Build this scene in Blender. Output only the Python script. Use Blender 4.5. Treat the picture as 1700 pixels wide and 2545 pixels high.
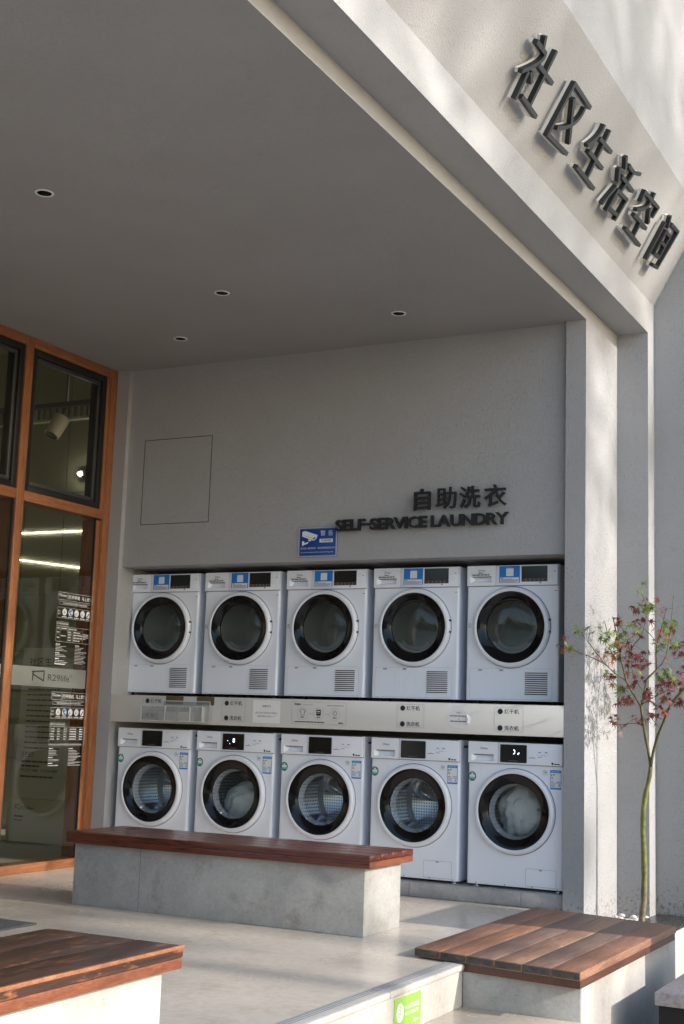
import bpy, bmesh, math, random
from mathutils import Vector, Matrix
random.seed(7)
S = bpy.context.scene
for o in list(bpy.data.objects): bpy.data.objects.remove(o)
COL = S.collection
R = math.radians
# ------------------------------------------------------------------ camera
cam = bpy.data.cameras.new('camera'); cam.sensor_fit = 'HORIZONTAL'; cam.sensor_width = 36.0
cam.lens = 36.0*3302.6/1700.0; cam.clip_start = .05; cam.clip_end = 600
co = bpy.data.objects.new('camera', cam); COL.objects.link(co); S.camera = co
r_, u_, f_ = (0.88797183, 0.45873455, 0.03269018), (0.04295701, -0.15350234, 0.98721412), (-0.45788725, 0.87521405, 0.15601162)
co.matrix_world = Matrix(((r_[0], u_[0], -f_[0], 5.6484), (r_[1], u_[1], -f_[1], -7.5801), (r_[2], u_[2], -f_[2], 1.0223), (0, 0, 0, 1)))
# ------------------------------------------------------------------ sky and sun
SUN_EL, SUN_AZ = 22.8, -1.7          # elevation; azimuth of the travel direction away from -x, towards -y
W = bpy.data.worlds.new('World'); S.world = W; W.use_nodes = True
sk = W.node_tree.nodes.new('ShaderNodeTexSky'); sk.sky_type = 'NISHITA'; sk.sun_disc = False
sk.sun_elevation = R(SUN_EL); sk.sun_rotation = R(90); sk.air_density = 1.0; sk.dust_density = 1.0
W.node_tree.links.new(sk.outputs[0], W.node_tree.nodes['Background'].inputs[0])
W.node_tree.nodes['Background'].inputs[1].default_value = 0.15
sl = bpy.data.lights.new('sun', 'SUN'); sl.energy = 2.3; sl.angle = R(.5); sl.color = (1, .945, .885)
so = bpy.data.objects.new('sun', sl); COL.objects.link(so)
so.rotation_euler = Vector((-math.cos(R(SUN_EL)), -math.cos(R(SUN_EL))*math.tan(R(-SUN_AZ)), -math.sin(R(SUN_EL)))).to_track_quat('-Z', 'Y').to_euler()
so.location = (9, 0, 6)
S.view_settings.view_transform = 'Standard'; S.view_settings.look = 'None'; S.view_settings.gamma = 1
S.view_settings.use_curve_mapping = False; S.view_settings.exposure = 1.15
S.cycles.use_denoising = True; S.cycles.max_bounces = 10; S.cycles.transparent_max_bounces = 16
S.cycles.diffuse_bounces = 6; S.cycles.glossy_bounces = 5; S.cycles.caustics_reflective = False
S.cycles.sample_clamp_indirect = 6
# ------------------------------------------------------------------ materials
MATS = {}
def nodes(name):
    m = bpy.data.materials.new(name); m.use_nodes = True; MATS[name] = m
    return m, m.node_tree.nodes, m.node_tree.links, m.node_tree.nodes['Principled BSDF']
def N(nt, t, **k):
    n = nt.new(t)
    for a, v in k.items():
        if a in n.inputs: n.inputs[a].default_value = v
        else: setattr(n, a, v)
    return n
def coords(nt, lk, scale=(1, 1, 1), world=False):
    mp = nt.new('ShaderNodeMapping'); mp.inputs['Scale'].default_value = scale
    if world: lk.new(nt.new('ShaderNodeNewGeometry').outputs['Position'], mp.inputs[0])
    else: lk.new(nt.new('ShaderNodeTexCoord').outputs['Object'], mp.inputs[0])
    return mp.outputs[0]
def ramp(nt, lk, src, stops):
    r = nt.new('ShaderNodeValToRGB'); e = r.color_ramp.elements
    while len(e) < len(stops): e.new(.5)
    for i, (p, c) in enumerate(stops):
        e[i].position = p; e[i].color = (c if isinstance(c, tuple) else (c, c, c)) + (1,)
    lk.new(src, r.inputs[0]); return r.outputs[0]
def mul(nt, lk, a, b, fac=1, mode='MULTIPLY'):
    m = nt.new('ShaderNodeMix'); m.data_type = 'RGBA'; m.blend_type = mode; m.inputs[0].default_value = fac
    for s, v in ((6, a), (7, b)):
        if isinstance(v, tuple): m.inputs[s].default_value = v + (1,)
        else: lk.new(v, m.inputs[s])
    return m.outputs[2]
def bump(nt, lk, p, h, strength, dist):
    b = nt.new('ShaderNodeBump'); b.inputs['Strength'].default_value = strength; b.inputs['Distance'].default_value = dist
    lk.new(h, b.inputs['Height']); lk.new(b.outputs[0], p.inputs['Normal']); return b
def flat(name, c, rough=.5, metal=0., coat=0., emit=0., spec=.5):
    m, nt, lk, p = nodes(name)
    p.inputs['Base Color'].default_value = c + (1,); p.inputs['Roughness'].default_value = rough
    p.inputs['Metallic'].default_value = metal; p.inputs['Coat Weight'].default_value = coat; p.inputs['Coat Roughness'].default_value = .06
    p.inputs['Specular IOR Level'].default_value = spec
    if emit: p.inputs['Emission Color'].default_value = c + (1,); p.inputs['Emission Strength'].default_value = emit
    return m
def stucco(name, c, grain=170, lump=55, d=.0022):
    m, nt, lk, p = nodes(name); v = coords(nt, lk, world=True)
    n1 = N(nt, 'ShaderNodeTexNoise', Scale=grain, Detail=3.0, Roughness=.6); lk.new(v, n1.inputs[0])
    n2 = N(nt, 'ShaderNodeTexNoise', Scale=lump, Detail=2.0); lk.new(v, n2.inputs[0])
    l = ramp(nt, lk, n2.outputs[0], [(.55, 0.), (.68, 1.)])
    hh = N(nt, 'ShaderNodeMath', operation='MULTIPLY_ADD'); lk.new(l, hh.inputs[0]); hh.inputs[1].default_value = .9; lk.new(n1.outputs[0], hh.inputs[2])
    bump(nt, lk, p, hh.outputs[0], .8, d)
    n3 = N(nt, 'ShaderNodeTexNoise', Scale=1.7, Detail=5.0); lk.new(v, n3.inputs[0])
    n4 = N(nt, 'ShaderNodeTexNoise', Scale=420.0, Detail=1.0); lk.new(v, n4.inputs[0])
    c1 = mul(nt, lk, c, ramp(nt, lk, n3.outputs[0], [(.3, (.93, .925, .915)), (.7, (1., 1., 1.))]))
    c2 = mul(nt, lk, c1, ramp(nt, lk, n4.outputs[0], [(.27, .62), (.36, 1.)]))
    # mud splashes thrown up on the foot of the wall, a few stains higher up
    n5 = N(nt, 'ShaderNodeTexNoise', Scale=55.0, Detail=5.0, Roughness=.8); lk.new(v, n5.inputs[0])
    sz = nt.new('ShaderNodeSeparateXYZ'); lk.new(v, sz.inputs[0])
    fall = ramp(nt, lk, sz.outputs[2], [(.0, .13), (.22, .0)])
    ad = N(nt, 'ShaderNodeMath', operation='ADD'); lk.new(n5.outputs[0], ad.inputs[0]); lk.new(fall, ad.inputs[1])
    c3 = mul(nt, lk, c2, ramp(nt, lk, ad.outputs[0], [(.66, (1., 1., 1.)), (.72, (.55, .47, .38))]))
    n6 = N(nt, 'ShaderNodeTexNoise', Scale=2.3, Detail=8.0, Roughness=.75, Distortion=1.2); lk.new(v, n6.inputs[0])
    c3 = mul(nt, lk, c3, ramp(nt, lk, n6.outputs[0], [(.62, (1., 1., 1.)), (.74, (.86, .84, .81))]))
    lk.new(c3, p.inputs['Base Color']); p.inputs['Roughness'].default_value = .85; return m
def concrete(name, c, scale=3., rough=.75, lo=.72, dirt=None, bumpd=.0015, spec=.4):
    m, nt, lk, p = nodes(name); v = coords(nt, lk, world=True)
    n1 = N(nt, 'ShaderNodeTexNoise', Scale=scale, Detail=8.0, Roughness=.62, Distortion=.4); lk.new(v, n1.inputs[0])
    n2 = N(nt, 'ShaderNodeTexNoise', Scale=scale*14, Detail=4.0, Roughness=.7); lk.new(v, n2.inputs[0])
    n3 = N(nt, 'ShaderNodeTexVoronoi', Scale=38.0); lk.new(v, n3.inputs[0])
    a = mul(nt, lk, c, ramp(nt, lk, n1.outputs[0], [(.3, lo), (.52, .95), (.72, 1.08)]))
    a = mul(nt, lk, a, ramp(nt, lk, n2.outputs[0], [(.3, .88), (.62, 1.04)]))
    a = mul(nt, lk, a, ramp(nt, lk, n3.outputs['Distance'], [(.0, .55), (.07, 1.)]), .55)
    n5 = N(nt, 'ShaderNodeTexNoise', Scale=260.0, Detail=1.0); lk.new(v, n5.inputs[0]); a = mul(nt, lk, a, ramp(nt, lk, n5.outputs[0], [(.25, .45), (.31, 1.)]))
    if dirt:
        n4 = N(nt, 'ShaderNodeTexNoise', Scale=dirt[1], Detail=6.0, Roughness=.7); lk.new(v, n4.inputs[0])
        a = mul(nt, lk, a, ramp(nt, lk, n4.outputs[0], [(.56, (1., 1., 1.)), (.72, dirt[0])]))
    lk.new(a, p.inputs['Base Color']); p.inputs['Roughness'].default_value = rough; p.inputs['Specular IOR Level'].default_value = spec
    rr = ramp(nt, lk, n1.outputs[0], [(.3, rough*1.15), (.7, rough*.85)]); lk.new(rr, p.inputs['Roughness'])
    bump(nt, lk, p, n2.outputs[0], .4, bumpd); return m
def wood(name, dark, light, stretch, rough=.45, coat=0., wear=None, island=0., bumpd=.0008):
    m, nt, lk, p = nodes(name); v = coords(nt, lk, stretch, world=True)
    if island:
        g = nt.new('ShaderNodeNewGeometry'); va = nt.new('ShaderNodeVectorMath'); va.operation = 'ADD'
        cx = nt.new('ShaderNodeCombineXYZ'); ml = N(nt, 'ShaderNodeMath', operation='MULTIPLY'); ml.inputs[1].default_value = 37.
        lk.new(g.outputs['Random Per Island'], ml.inputs[0])
        for i in range(3): lk.new(ml.outputs[0], cx.inputs[i])
        lk.new(v, va.inputs[0]); lk.new(cx.outputs[0], va.inputs[1]); v = va.outputs[0]
    n1 = N(nt, 'ShaderNodeTexNoise', Scale=6.0, Detail=7.0, Roughness=.65, Distortion=.6); lk.new(v, n1.inputs[0])
    n2 = N(nt, 'ShaderNodeTexNoise', Scale=32.0, Detail=3.0); lk.new(v, n2.inputs[0])
    a = ramp(nt, lk, n1.outputs[0], [(.28, dark), (.7, light)])
    a = mul(nt, lk, a, ramp(nt, lk, n2.outputs[0], [(.3, .72), (.6, 1.05)]))
    if island:
        a = mul(nt, lk, a, ramp(nt, lk, g.outputs['Random Per Island'], [(0., (.62, .55, .52)), (.3, (1.1, .95, .85)), (.6, (.7, .66, .66)), (1., (1.25, 1.05, .85))]), island)
    if wear:
        wv = coords(nt, lk, wear[2], world=True)
        n3 = N(nt, 'ShaderNodeTexNoise', Scale=wear[1], Detail=6.0, Roughness=.7); lk.new(wv, n3.inputs[0])
        mk = ramp(nt, lk, n3.outputs[0], [(wear[3], 0.), (wear[3]+.1, 1.)])
        mx = nt.new('ShaderNodeMix'); mx.data_type = 'RGBA'; lk.new(mk, mx.inputs[0]); lk.new(a, mx.inputs[6]); mx.inputs[7].default_value = wear[0] + (1,); a = mx.outputs[2]
    lk.new(a, p.inputs['Base Color']); p.inputs['Coat Weight'].default_value = coat; p.inputs['Coat Roughness'].default_value = .15
    lk.new(ramp(nt, lk, n1.outputs[0], [(.3, rough*.8), (.7, min(1, rough*1.25))]), p.inputs['Roughness'])
    bump(nt, lk, p, n2.outputs[0], .5, bumpd); return m
def glass(name, tint, refl=1.0, rough=.0, ior=1.5, haze=0., hazec=(.5, .5, .5)):
    m, nt, lk, p = nodes(name); out = nt['Material Output']; nt.remove(p)
    t = nt.new('ShaderNodeBsdfTransparent'); t.inputs[0].default_value = tint + (1,)
    g = nt.new('ShaderNodeBsdfGlossy'); g.inputs['Roughness'].default_value = rough; g.inputs[0].default_value = (refl, refl, refl, 1)
    f0 = ((ior-1)/(ior+1))**2                    # Schlick's curve, the same from both sides of the sheet
    f = nt.new('ShaderNodeLayerWeight'); f.inputs[0].default_value = .5
    pw = N(nt, 'ShaderNodeMath', operation='POWER'); lk.new(f.outputs['Facing'], pw.inputs[0]); pw.inputs[1].default_value = 5.
    ma = N(nt, 'ShaderNodeMath', operation='MULTIPLY_ADD'); lk.new(pw.outputs[0], ma.inputs[0]); ma.inputs[1].default_value = 1-f0; ma.inputs[2].default_value = f0
    x = nt.new('ShaderNodeMixShader'); lk.new(ma.outputs[0], x.inputs[0]); src = t.outputs[0]
    if haze:
        d = nt.new('ShaderNodeBsdfDiffuse'); d.inputs[0].default_value = hazec + (1,)
        h = nt.new('ShaderNodeMixShader'); h.inputs[0].default_value = haze; lk.new(t.outputs[0], h.inputs[1]); lk.new(d.outputs[0], h.inputs[2]); src = h.outputs[0]
    lk.new(src, x.inputs[1]); lk.new(g.outputs[0], x.inputs[2]); lk.new(x.outputs[0], out.inputs[0]); return m
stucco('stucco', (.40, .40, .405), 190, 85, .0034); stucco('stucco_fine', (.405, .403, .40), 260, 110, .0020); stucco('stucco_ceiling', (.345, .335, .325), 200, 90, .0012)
concrete('microcement', (.69, .605, .50), 1.6, .26, .80, ((.82, .78, .72), 3.), .0004, .5)
concrete('cast_concrete', (.40, .395, .37), 4.5, .8, .74, ((.70, .66, .60), 5.))
concrete('pale_concrete', (.50, .475, .435), 3.5, .75, .84, ((.82, .76, .68), 9.))
concrete('plinth_concrete', (.36, .355, .35), 6., .6, .7, ((1.35, 1.3, 1.25), 8.))
concrete('paving', (.36, .34, .31), .8, .8, .8)
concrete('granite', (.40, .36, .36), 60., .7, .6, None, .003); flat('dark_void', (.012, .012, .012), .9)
concrete('black_slab', (.035, .037, .035), 9., .28, .6, ((3., 3., 2.9), 7.))
wood('timber_upright', (.20, .072, .028), (.39, .155, .060), (9, 9, .7), .42)
wood('timber_rail', (.20, .072, .028), (.39, .155, .060), (9, .7, 9), .42)
wood('bench_wood', (.03, .007, .004), (.17, .032, .012), (.8, 9, 9), .3, .35, ((.20, .07, .03), 5., (1, 4, 4), .68), .35)
wood('bench_wood_worn', (.022, .010, .006), (.085, .032, .018), (9, .8, 9), .35, .25, ((.34, .12, .05), 5., (3, 1.3, 6), .565), .3)
wood('bench_edge', (.15, .04, .018), (.26, .085, .035), (2, 2, 9), .4, .1)
wood('deck_wood', (.20, .105, .07), (.42, .235, .155), (9, .8, 9), .62, 0, ((.36, .29, .24), 4., (4, 1.4, 4), .66), .85)
wood('deck_tan', (.23, .12, .072), (.45, .26, .165), (9, .8, 9), .62, 0, ((.40, .33, .28), 4., (4, 1.4, 4), .64))
wood('deck_grey', (.15, .09, .068), (.30, .19, .14), (9, .8, 9), .62, 0, ((.34, .29, .25), 4., (4, 1.4, 4), .66))
wood('worn_edge', (.20, .07, .03), (.46, .19, .085), (4, 3, 9), .5)
wood('deck_edge', (.03, .026, .022), (.13, .115, .10), (5, 9, 9), .85)
wood('deck_side', (.06, .024, .018), (.14, .05, .03), (9, 1, 9), .5)
flat('enamel_ring', (.78, .79, .83), .28, 0, .4); flat('enamel_side', (.74, .78, .86), .3, 0, .2)
flat('seam_grey', (.20, .21, .23), .7); flat('soft_line', (.45, .46, .5), .6)
flat('gloss_black', (.006, .006, .007), .09, 0, .12, 0, .28); flat('satin_black', (.015, .015, .016), .35); flat('display_black', (.006, .007, .008), .12)
flat('chrome', (.80, .81, .83), .16, 1.); flat('rubber', (.02, .02, .021), .7); flat('steel', (.45, .45, .46), .35, 1.)
flat('sticker_white', (.78, .79, .80), .5); flat('sticker_blue', (.01, .19, .62), .4); flat('sign_blue', (.008, .06, .27), .35)
flat('sticker_green', (.02, .20, .11), .4); flat('sticker_teal', (.22, .52, .55), .5); flat('sticker_orange', (.8, .25, .03), .5); flat('sticker_yellow', (.8, .65, .05), .5)
flat('ink', (.02, .02, .022), .6); flat('ink_grey', (.16, .16, .17), .6); flat('ink_pale', (.34, .345, .36), .6)
flat('digit_glow', (.75, .88, 1.), .5, emit=2.2); flat('red_mark', (.30, .03, .03), .4)
flat('letter_front', (.020, .021, .023), .5); flat('letter_black', (.010, .010, .011), .45); flat('acrylic_back', (.72, .70, .66), .35)
flat('panel_white', (.68, .665, .62), .35, 0, .1); flat('decal_white', (.66, .66, .64), .6)
flat('safety_green', (.26, .48, .08), .45); flat('frame_black', (.010, .010, .011), .42); flat('sash_grey', (.045, .05, .052), .4)
flat('led', (1., .95, .80), .5, emit=16.); flat('spot_glow', (1., .95, .85), .5, emit=60.)
flat('olive_wall', (.44, .43, .34), .45); flat('olive_seam', (.05, .05, .035), .8); flat('interior_floor', (.55, .52, .45), .35)
flat('board_white', (.84, .82, .80), .5); flat('plinth_cream', (.78, .75, .60), .5); flat('fixture_white', (.6, .58, .5), .4); flat('track_grey', (.14, .15, .16), .4)
flat('reflector', (.25, .25, .24), .15, 1.); flat('trim_white', (.75, .75, .74), .4)
stucco('laundry_white', (.70, .70, .64), 260, 40, .004); flat('pebble', (.70, .66, .62), .55); flat('mat_grey', (.07, .072, .075), .95)
flat('plate_brown', (.10, .07, .035), .12, 0, .6)
flat('leaf_red', (.125, .016, .014), .5); flat('leaf_green', (.13, .20, .025), .5); flat('leaf_orange', (.30, .085, .015), .5)
flat('foliage', (.06, .09, .03), .7); flat('bark_grey', (.15, .12, .09), .85); flat('far_wall', (.33, .31, .28), .8); flat('far_glass', (.03, .04, .05), .1)
glass('window_glass', (.82, .82, .75)); glass('door_glass', (.90, .94, .96), .4, .0, 1.42)
glass('dryer_glass', (.66, .70, .68), .8, .02, 1.5, .05, (.34, .36, .34)); glass('bowl_rim', (.80, .85, .90), .8, .05, 1.45, .30, (.62, .68, .74)); glass('acrylic', (.86, .87, .86), 1., .05, 1.4, .16, (.7, .7, .7))
glass('frosted_band', (.45, .46, .42), .8, .2, 1.4, .66, (.30, .31, .28)); glass('clear_film', (.93, .93, .92), .6, .15, 1.3, .03)
# drum: steel with punched dots taken from UVs
m, nt, lk, p = nodes('drum_steel')
uv = nt.new('ShaderNodeUVMap'); sc = nt.new('ShaderNodeVectorMath'); sc.operation = 'SCALE'; sc.inputs[3].default_value = 1.; lk.new(uv.outputs[0], sc.inputs[0])
fr = nt.new('ShaderNodeVectorMath'); fr.operation = 'FRACTION'; lk.new(sc.outputs[0], fr.inputs[0])
ds = nt.new('ShaderNodeVectorMath'); ds.operation = 'DISTANCE'; ds.inputs[1].default_value = (.5, .5, 0); lk.new(fr.outputs[0], ds.inputs[0])
hole = ramp(nt, lk, ds.outputs['Value'], [(.24, .28), (.33, 1.)])
lk.new(mul(nt, lk, (.80, .81, .83), hole), p.inputs['Base Color']); p.inputs['Metallic'].default_value = .7; p.inputs['Roughness'].default_value = .24
bump(nt, lk, p, hole, .6, .002)
# white enamel with faint smears and drips
m, nt, lk, p = nodes('enamel'); v = coords(nt, lk, (1, 1, .35), world=True)
n1 = N(nt, 'ShaderNodeTexNoise', Scale=4.5, Detail=7.0, Roughness=.7, Distortion=.8); lk.new(v, n1.inputs[0])
lk.new(mul(nt, lk, (.83, .85, .90), ramp(nt, lk, n1.outputs[0], [(.32, (1., 1., 1.)), (.62, (1., 1., 1.)), (.78, (.93, .92, .89))])), p.inputs['Base Color'])
lk.new(ramp(nt, lk, n1.outputs[0], [(.3, .24), (.7, .46)]), p.inputs['Roughness']); p.inputs['Coat Weight'].default_value = .25; p.inputs['Coat Roughness'].default_value = .1
# dark drum of the dryers
flat('dryer_drum', (.50, .52, .50), .4, .35)
# bark of the maple, green above and pale at the foot
m, nt, lk, p = nodes('maple_bark'); v = coords(nt, lk, world=True)
sx = nt.new('ShaderNodeSeparateXYZ'); lk.new(v, sx.inputs[0]); n1 = N(nt, 'ShaderNodeTexNoise', Scale=30., Detail=4.); lk.new(v, n1.inputs[0])
ad = N(nt, 'ShaderNodeMath', operation='MULTIPLY_ADD'); lk.new(n1.outputs[0], ad.inputs[0]); ad.inputs[1].default_value = .25; lk.new(sx.outputs[2], ad.inputs[2])
a = ramp(nt, lk, ad.outputs[0], [(.12, (.24, .18, .12)), (.34, (.17, .165, .05)), (.75, (.19, .20, .035)), (1., (.10, .09, .03))])
lk.new(mul(nt, lk, a, ramp(nt, lk, n1.outputs[0], [(.3, .5), (.6, 1.15)])), p.inputs['Base Color']); p.inputs['Roughness'].default_value = .7; bump(nt, lk, p, n1.outputs[0], 1., .004)
# pebbly mat
m, nt, lk, p = nodes('mat_loop'); v = coords(nt, lk, world=True); n1 = N(nt, 'ShaderNodeTexVoronoi', Scale=190.); lk.new(v, n1.inputs[0])
lk.new(ramp(nt, lk, n1.outputs['Distance'], [(0., .03), (.6, .12)]), p.inputs['Base Color']); p.inputs['Roughness'].default_value = .95
bump(nt, lk, p, n1.outputs['Distance'], 1., .006)
# ------------------------------------------------------------------ mesh builder
TXT = None
def font_mesh(s, ext, off, res=3):
    global TXT
    if TXT is None:
        cu = bpy.data.curves.new('lettering', 'FONT'); TXT = bpy.data.objects.new('lettering', cu); COL.objects.link(TXT)
    cu = TXT.data; cu.body = s; cu.extrude = ext; cu.offset = off; cu.resolution_u = res; cu.size = 1
    dg = bpy.context.evaluated_depsgraph_get(); dg.update()
    me = TXT.evaluated_get(dg).to_mesh()
    return [v.co.copy() for v in me.vertices], [tuple(p.vertices) for p in me.polygons]
FRONT = Matrix(((1, 0, 0), (0, 0, -1), (0, 1, 0)))      # text reading along +x, facing -y
SIDE = Matrix(((0, 0, 1), (1, 0, 0), (0, 1, 0)))        # reading along +y, facing +x
class MB:
    def __init__(s): s.bm = bmesh.new(); s.mats = []; s.uv = None
    def mi(s, m):
        if m not in s.mats: s.mats.append(m)
        return s.mats.index(m)
    def face(s, vs, m, smooth=False):
        f = s.bm.faces.new(vs); f.material_index = s.mi(m); f.smooth = smooth; return f
    def poly(s, pts, m): return s.face([s.bm.verts.new(p) for p in pts], m)
    def box(s, x0, x1, y0, y1, z0, z1, m, bev=0., seg=2):
        v = [s.bm.verts.new(p) for p in ((x0,y0,z0),(x1,y0,z0),(x1,y1,z0),(x0,y1,z0),(x0,y0,z1),(x1,y0,z1),(x1,y1,z1),(x0,y1,z1))]
        fs = [s.face([v[i] for i in q], m) for q in ((0,3,2,1),(4,5,6,7),(0,1,5,4),(1,2,6,5),(2,3,7,6),(3,0,4,7))]
        if bev:
            es = {e for f in fs for e in f.edges}
            r = bmesh.ops.bevel(s.bm, geom=list(es), offset=bev, segments=seg, profile=.5, affect='EDGES')
            for f in r['faces']: f.material_index = s.mi(m); f.smooth = True
        return v
    def prism(s, pts, M, h, m, org=(0, 0, 0)):
        """polygon in the local xy plane of M raised by h along local z"""
        o = Vector(org); a = [s.bm.verts.new(o + M @ Vector((p[0], p[1], 0))) for p in pts]; b = [s.bm.verts.new(o + M @ Vector((p[0], p[1], h))) for p in pts]
        s.face(b, m); s.face(a[::-1], m); n = len(pts)
        for i in range(n): s.face([a[i], a[(i+1) % n], b[(i+1) % n], b[i]], m)
    def rr(s, x0, x1, z0, z1, r, y, h, m, M=FRONT, org=(0, 0, 0), n=5):
        """rounded rectangle plate; M=FRONT: in x,z at depth y, standing h towards -y"""
        pts = []
        for cx, cz, a0 in ((x1-r, z0+r, -90), (x1-r, z1-r, 0), (x0+r, z1-r, 90), (x0+r, z0+r, 180)):
            for i in range(n): a = R(a0+90*i/(n-1)); pts.append((cx+r*math.cos(a), cz+r*math.sin(a)))
        s.prism(pts, M, h, m, Vector(org) + M @ Vector((0, 0, -y if M is FRONT else y)))
    def frame(s, x0, x1, z0, z1, w, y, h, m, M=FRONT, r=0.004):
        """rounded outline"""
        def loop(d):
            out = []; rr_ = max(r-d, .0004)
            for cx, cz, a0 in ((x1-d-rr_, z0+d+rr_, -90), (x1-d-rr_, z1-d-rr_, 0), (x0+d+rr_, z1-d-rr_, 90), (x0+d+rr_, z0+d+rr_, 180)):
                for i in range(4): a = R(a0+30*i); out.append((cx+rr_*math.cos(a), cz+rr_*math.sin(a)))
            return out
        yy = -y if M is FRONT else y
        A, B_ = loop(0), loop(w); n = len(A)
        g = lambda p, hh: s.bm.verts.new(M @ Vector((p[0], p[1], yy+hh)))
        a1 = [g(p, h) for p in A]; b1 = [g(p, h) for p in B_]; a0 = [g(p, 0) for p in A]; b0 = [g(p, 0) for p in B_]
        for i in range(n):
            j = (i+1) % n
            s.face([a1[i], a1[j], b1[j], b1[i]], m); s.face([a0[i], a0[j], a1[j], a1[i]], m); s.face([b0[j], b0[i], b1[i], b1[j]], m)
    def bar(s, x0, x1, z, w, y, m, M=FRONT, h=.0004): s.rect(x0, x1, z-w/2, z+w/2, y, m, M, h)
    def rect(s, x0, x1, z0, z1, y, m, M=FRONT, h=.0004):
        s.prism([(x0, z0), (x1, z0), (x1, z1), (x0, z1)], M, h, m, M @ Vector((0, 0, -y if M is FRONT else y)))
    def disc(s, cx, cz, r, y, h, m, M=FRONT, n=24, sx=1.):
        s.prism([(cx+sx*r*math.cos(2*math.pi*i/n), cz+r*math.sin(2*math.pi*i/n)) for i in range(n)], M, h, m, M @ Vector((0, 0, -y if M is FRONT else y)))
    def ring(s, cx, cz, r, w, y, h, m, M=FRONT, n=24, a0=0, a1=360):
        yy = -y if M is FRONT else y; k = n if a1-a0 >= 360 else n+1
        def L(rr_, hh): return [s.bm.verts.new(M @ Vector((cx+rr_*math.cos(R(a0+(a1-a0)*i/n)), cz+rr_*math.sin(R(a0+(a1-a0)*i/n)), yy+hh))) for i in range(k)]
        o, i_ = L(r, h), L(r-w, h)
        for i in range(n): s.face([o[i], o[(i+1) % k], i_[(i+1) % k], i_[i]], m)
    def lathe(s, prof, cx, cz, m, n=64, axis='y', org=(0, 0, 0), close=False, smooth=True, uvs=None):
        """profile of (radius, depth) turned about the y axis (or z)"""
        L = []
        for r, d in prof:
            if r < 1e-6:
                p = (cx, d, cz) if axis == 'y' else (cx, cz, d); L.append([s.bm.verts.new(p)])
            else:
                L.append([s.bm.verts.new((cx+r*math.cos(2*math.pi*i/n), d, cz+r*math.sin(2*math.pi*i/n)) if axis == 'y' else (cx+r*math.cos(2*math.pi*i/n), cz+r*math.sin(2*math.pi*i/n), d)) for i in range(n)])
        for k in range(len(L)-1):
            a, b = L[k], L[k+1]
            for i in range(n):
                j = (i+1) % n
                if len(a) == 1 and len(b) == 1: continue
                if len(a) == 1: s.face([a[0], b[j], b[i]], m, smooth)
                elif len(b) == 1: s.face([a[i], a[j], b[0]], m, smooth)
                else: s.face([a[i], a[j], b[j], b[i]], m, smooth)
    def tube(s, pts, m, n=8, cap=True):
        """tube through (x, y, z, r)"""
        rings = []
        for i, p in enumerate(pts):
            c = Vector(p[:3]); d = (Vector(pts[min(i+1, len(pts)-1)][:3])-Vector(pts[max(i-1, 0)][:3])).normalized()
            a = d.cross(Vector((0, 0, 1)) if abs(d.z) < .9 else Vector((1, 0, 0))).normalized(); b = d.cross(a)
            if rings:                                # keep the twist small
                pass
            rings.append([s.bm.verts.new(c+p[3]*(a*math.cos(2*math.pi*k/n)+b*math.sin(2*math.pi*k/n))) for k in range(n)])
        for A, B_ in zip(rings, rings[1:]):
            off = min(range(n), key=lambda o: sum((A[k].co-B_[(k+o) % n].co).length for k in range(n)))
            for k in range(n): s.face([A[k], A[(k+1) % n], B_[(k+1+off) % n], B_[(k+off) % n]], m, True)
        if cap: s.face(rings[0][::-1], m); s.face(rings[-1], m)
    def plate(s, outer, holes, place, m):
        """flat plate with holes; outer and holes are lists of 2D points, place maps (a, b) to 3D"""
        es = []
        for L in [outer]+holes:
            v = [s.bm.verts.new(place(*p)) for p in L]
            es += [s.bm.edges.new((v[i], v[(i+1) % len(v)])) for i in range(len(v))]
        r = bmesh.ops.triangle_fill(s.bm, use_beauty=True, use_dissolve=False, edges=es)
        for f in r['geom']:
            if isinstance(f, bmesh.types.BMFace): f.material_index = s.mi(m)
    def text(s, txt, x, z, size, y, m, M=FRONT, ext=.0002, off=0., width=None, align='L', org=(0, 0, 0), shear=0., track=None):
        """x, z: lower-left of the text's box (measured), size: cap/character height in metres"""
        vs, fs = font_mesh(txt, 0., off)
        if not vs: return
        x0 = min(v.x for v in vs); x1 = max(v.x for v in vs); y0 = min(v.y for v in vs); y1 = max(v.y for v in vs)
        k = size/(y1-y0); kx = width/(x1-x0) if width else k
        if align == 'C': x -= (x1-x0)*kx/2
        if align == 'R': x -= (x1-x0)*kx
        o = Vector(org)+M @ Vector((0, 0, -y if M is FRONT else y))
        lo, hi = [], []
        for v in vs:
            px, pz = x+(v.x-x0)*kx+shear*(v.y-y0)*k, z+(v.y-y0)*k
            hi.append(s.bm.verts.new(o+M @ Vector((px, pz, ext))))
            if ext > .001: lo.append(s.bm.verts.new(o+M @ Vector((px, pz, 0))))
        edge = {}
        for f in fs:
            try: s.face([hi[i] for i in f], m)
            except ValueError: continue
            for i in range(len(f)):
                a, b = f[i], f[(i+1) % len(f)]; edge[(a, b)] = 1
        if ext > .001:
            for (a, b) in edge:
                if (b, a) not in edge: s.face([hi[b], hi[a], lo[a], lo[b]], m)
    def scribble(s, x0, x1, z, w, y, m, M=FRONT, h=.0004):
        """a line of small print too fine to read in the photograph: a run of short dashes"""
        x = x0
        while x < x1:
            e = min(x1, x+random.uniform(.4, 1.0)*w*5); s.rect(x, e, z-w/2, z+w/2, y, m, M, h); x = e+w*.45
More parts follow.
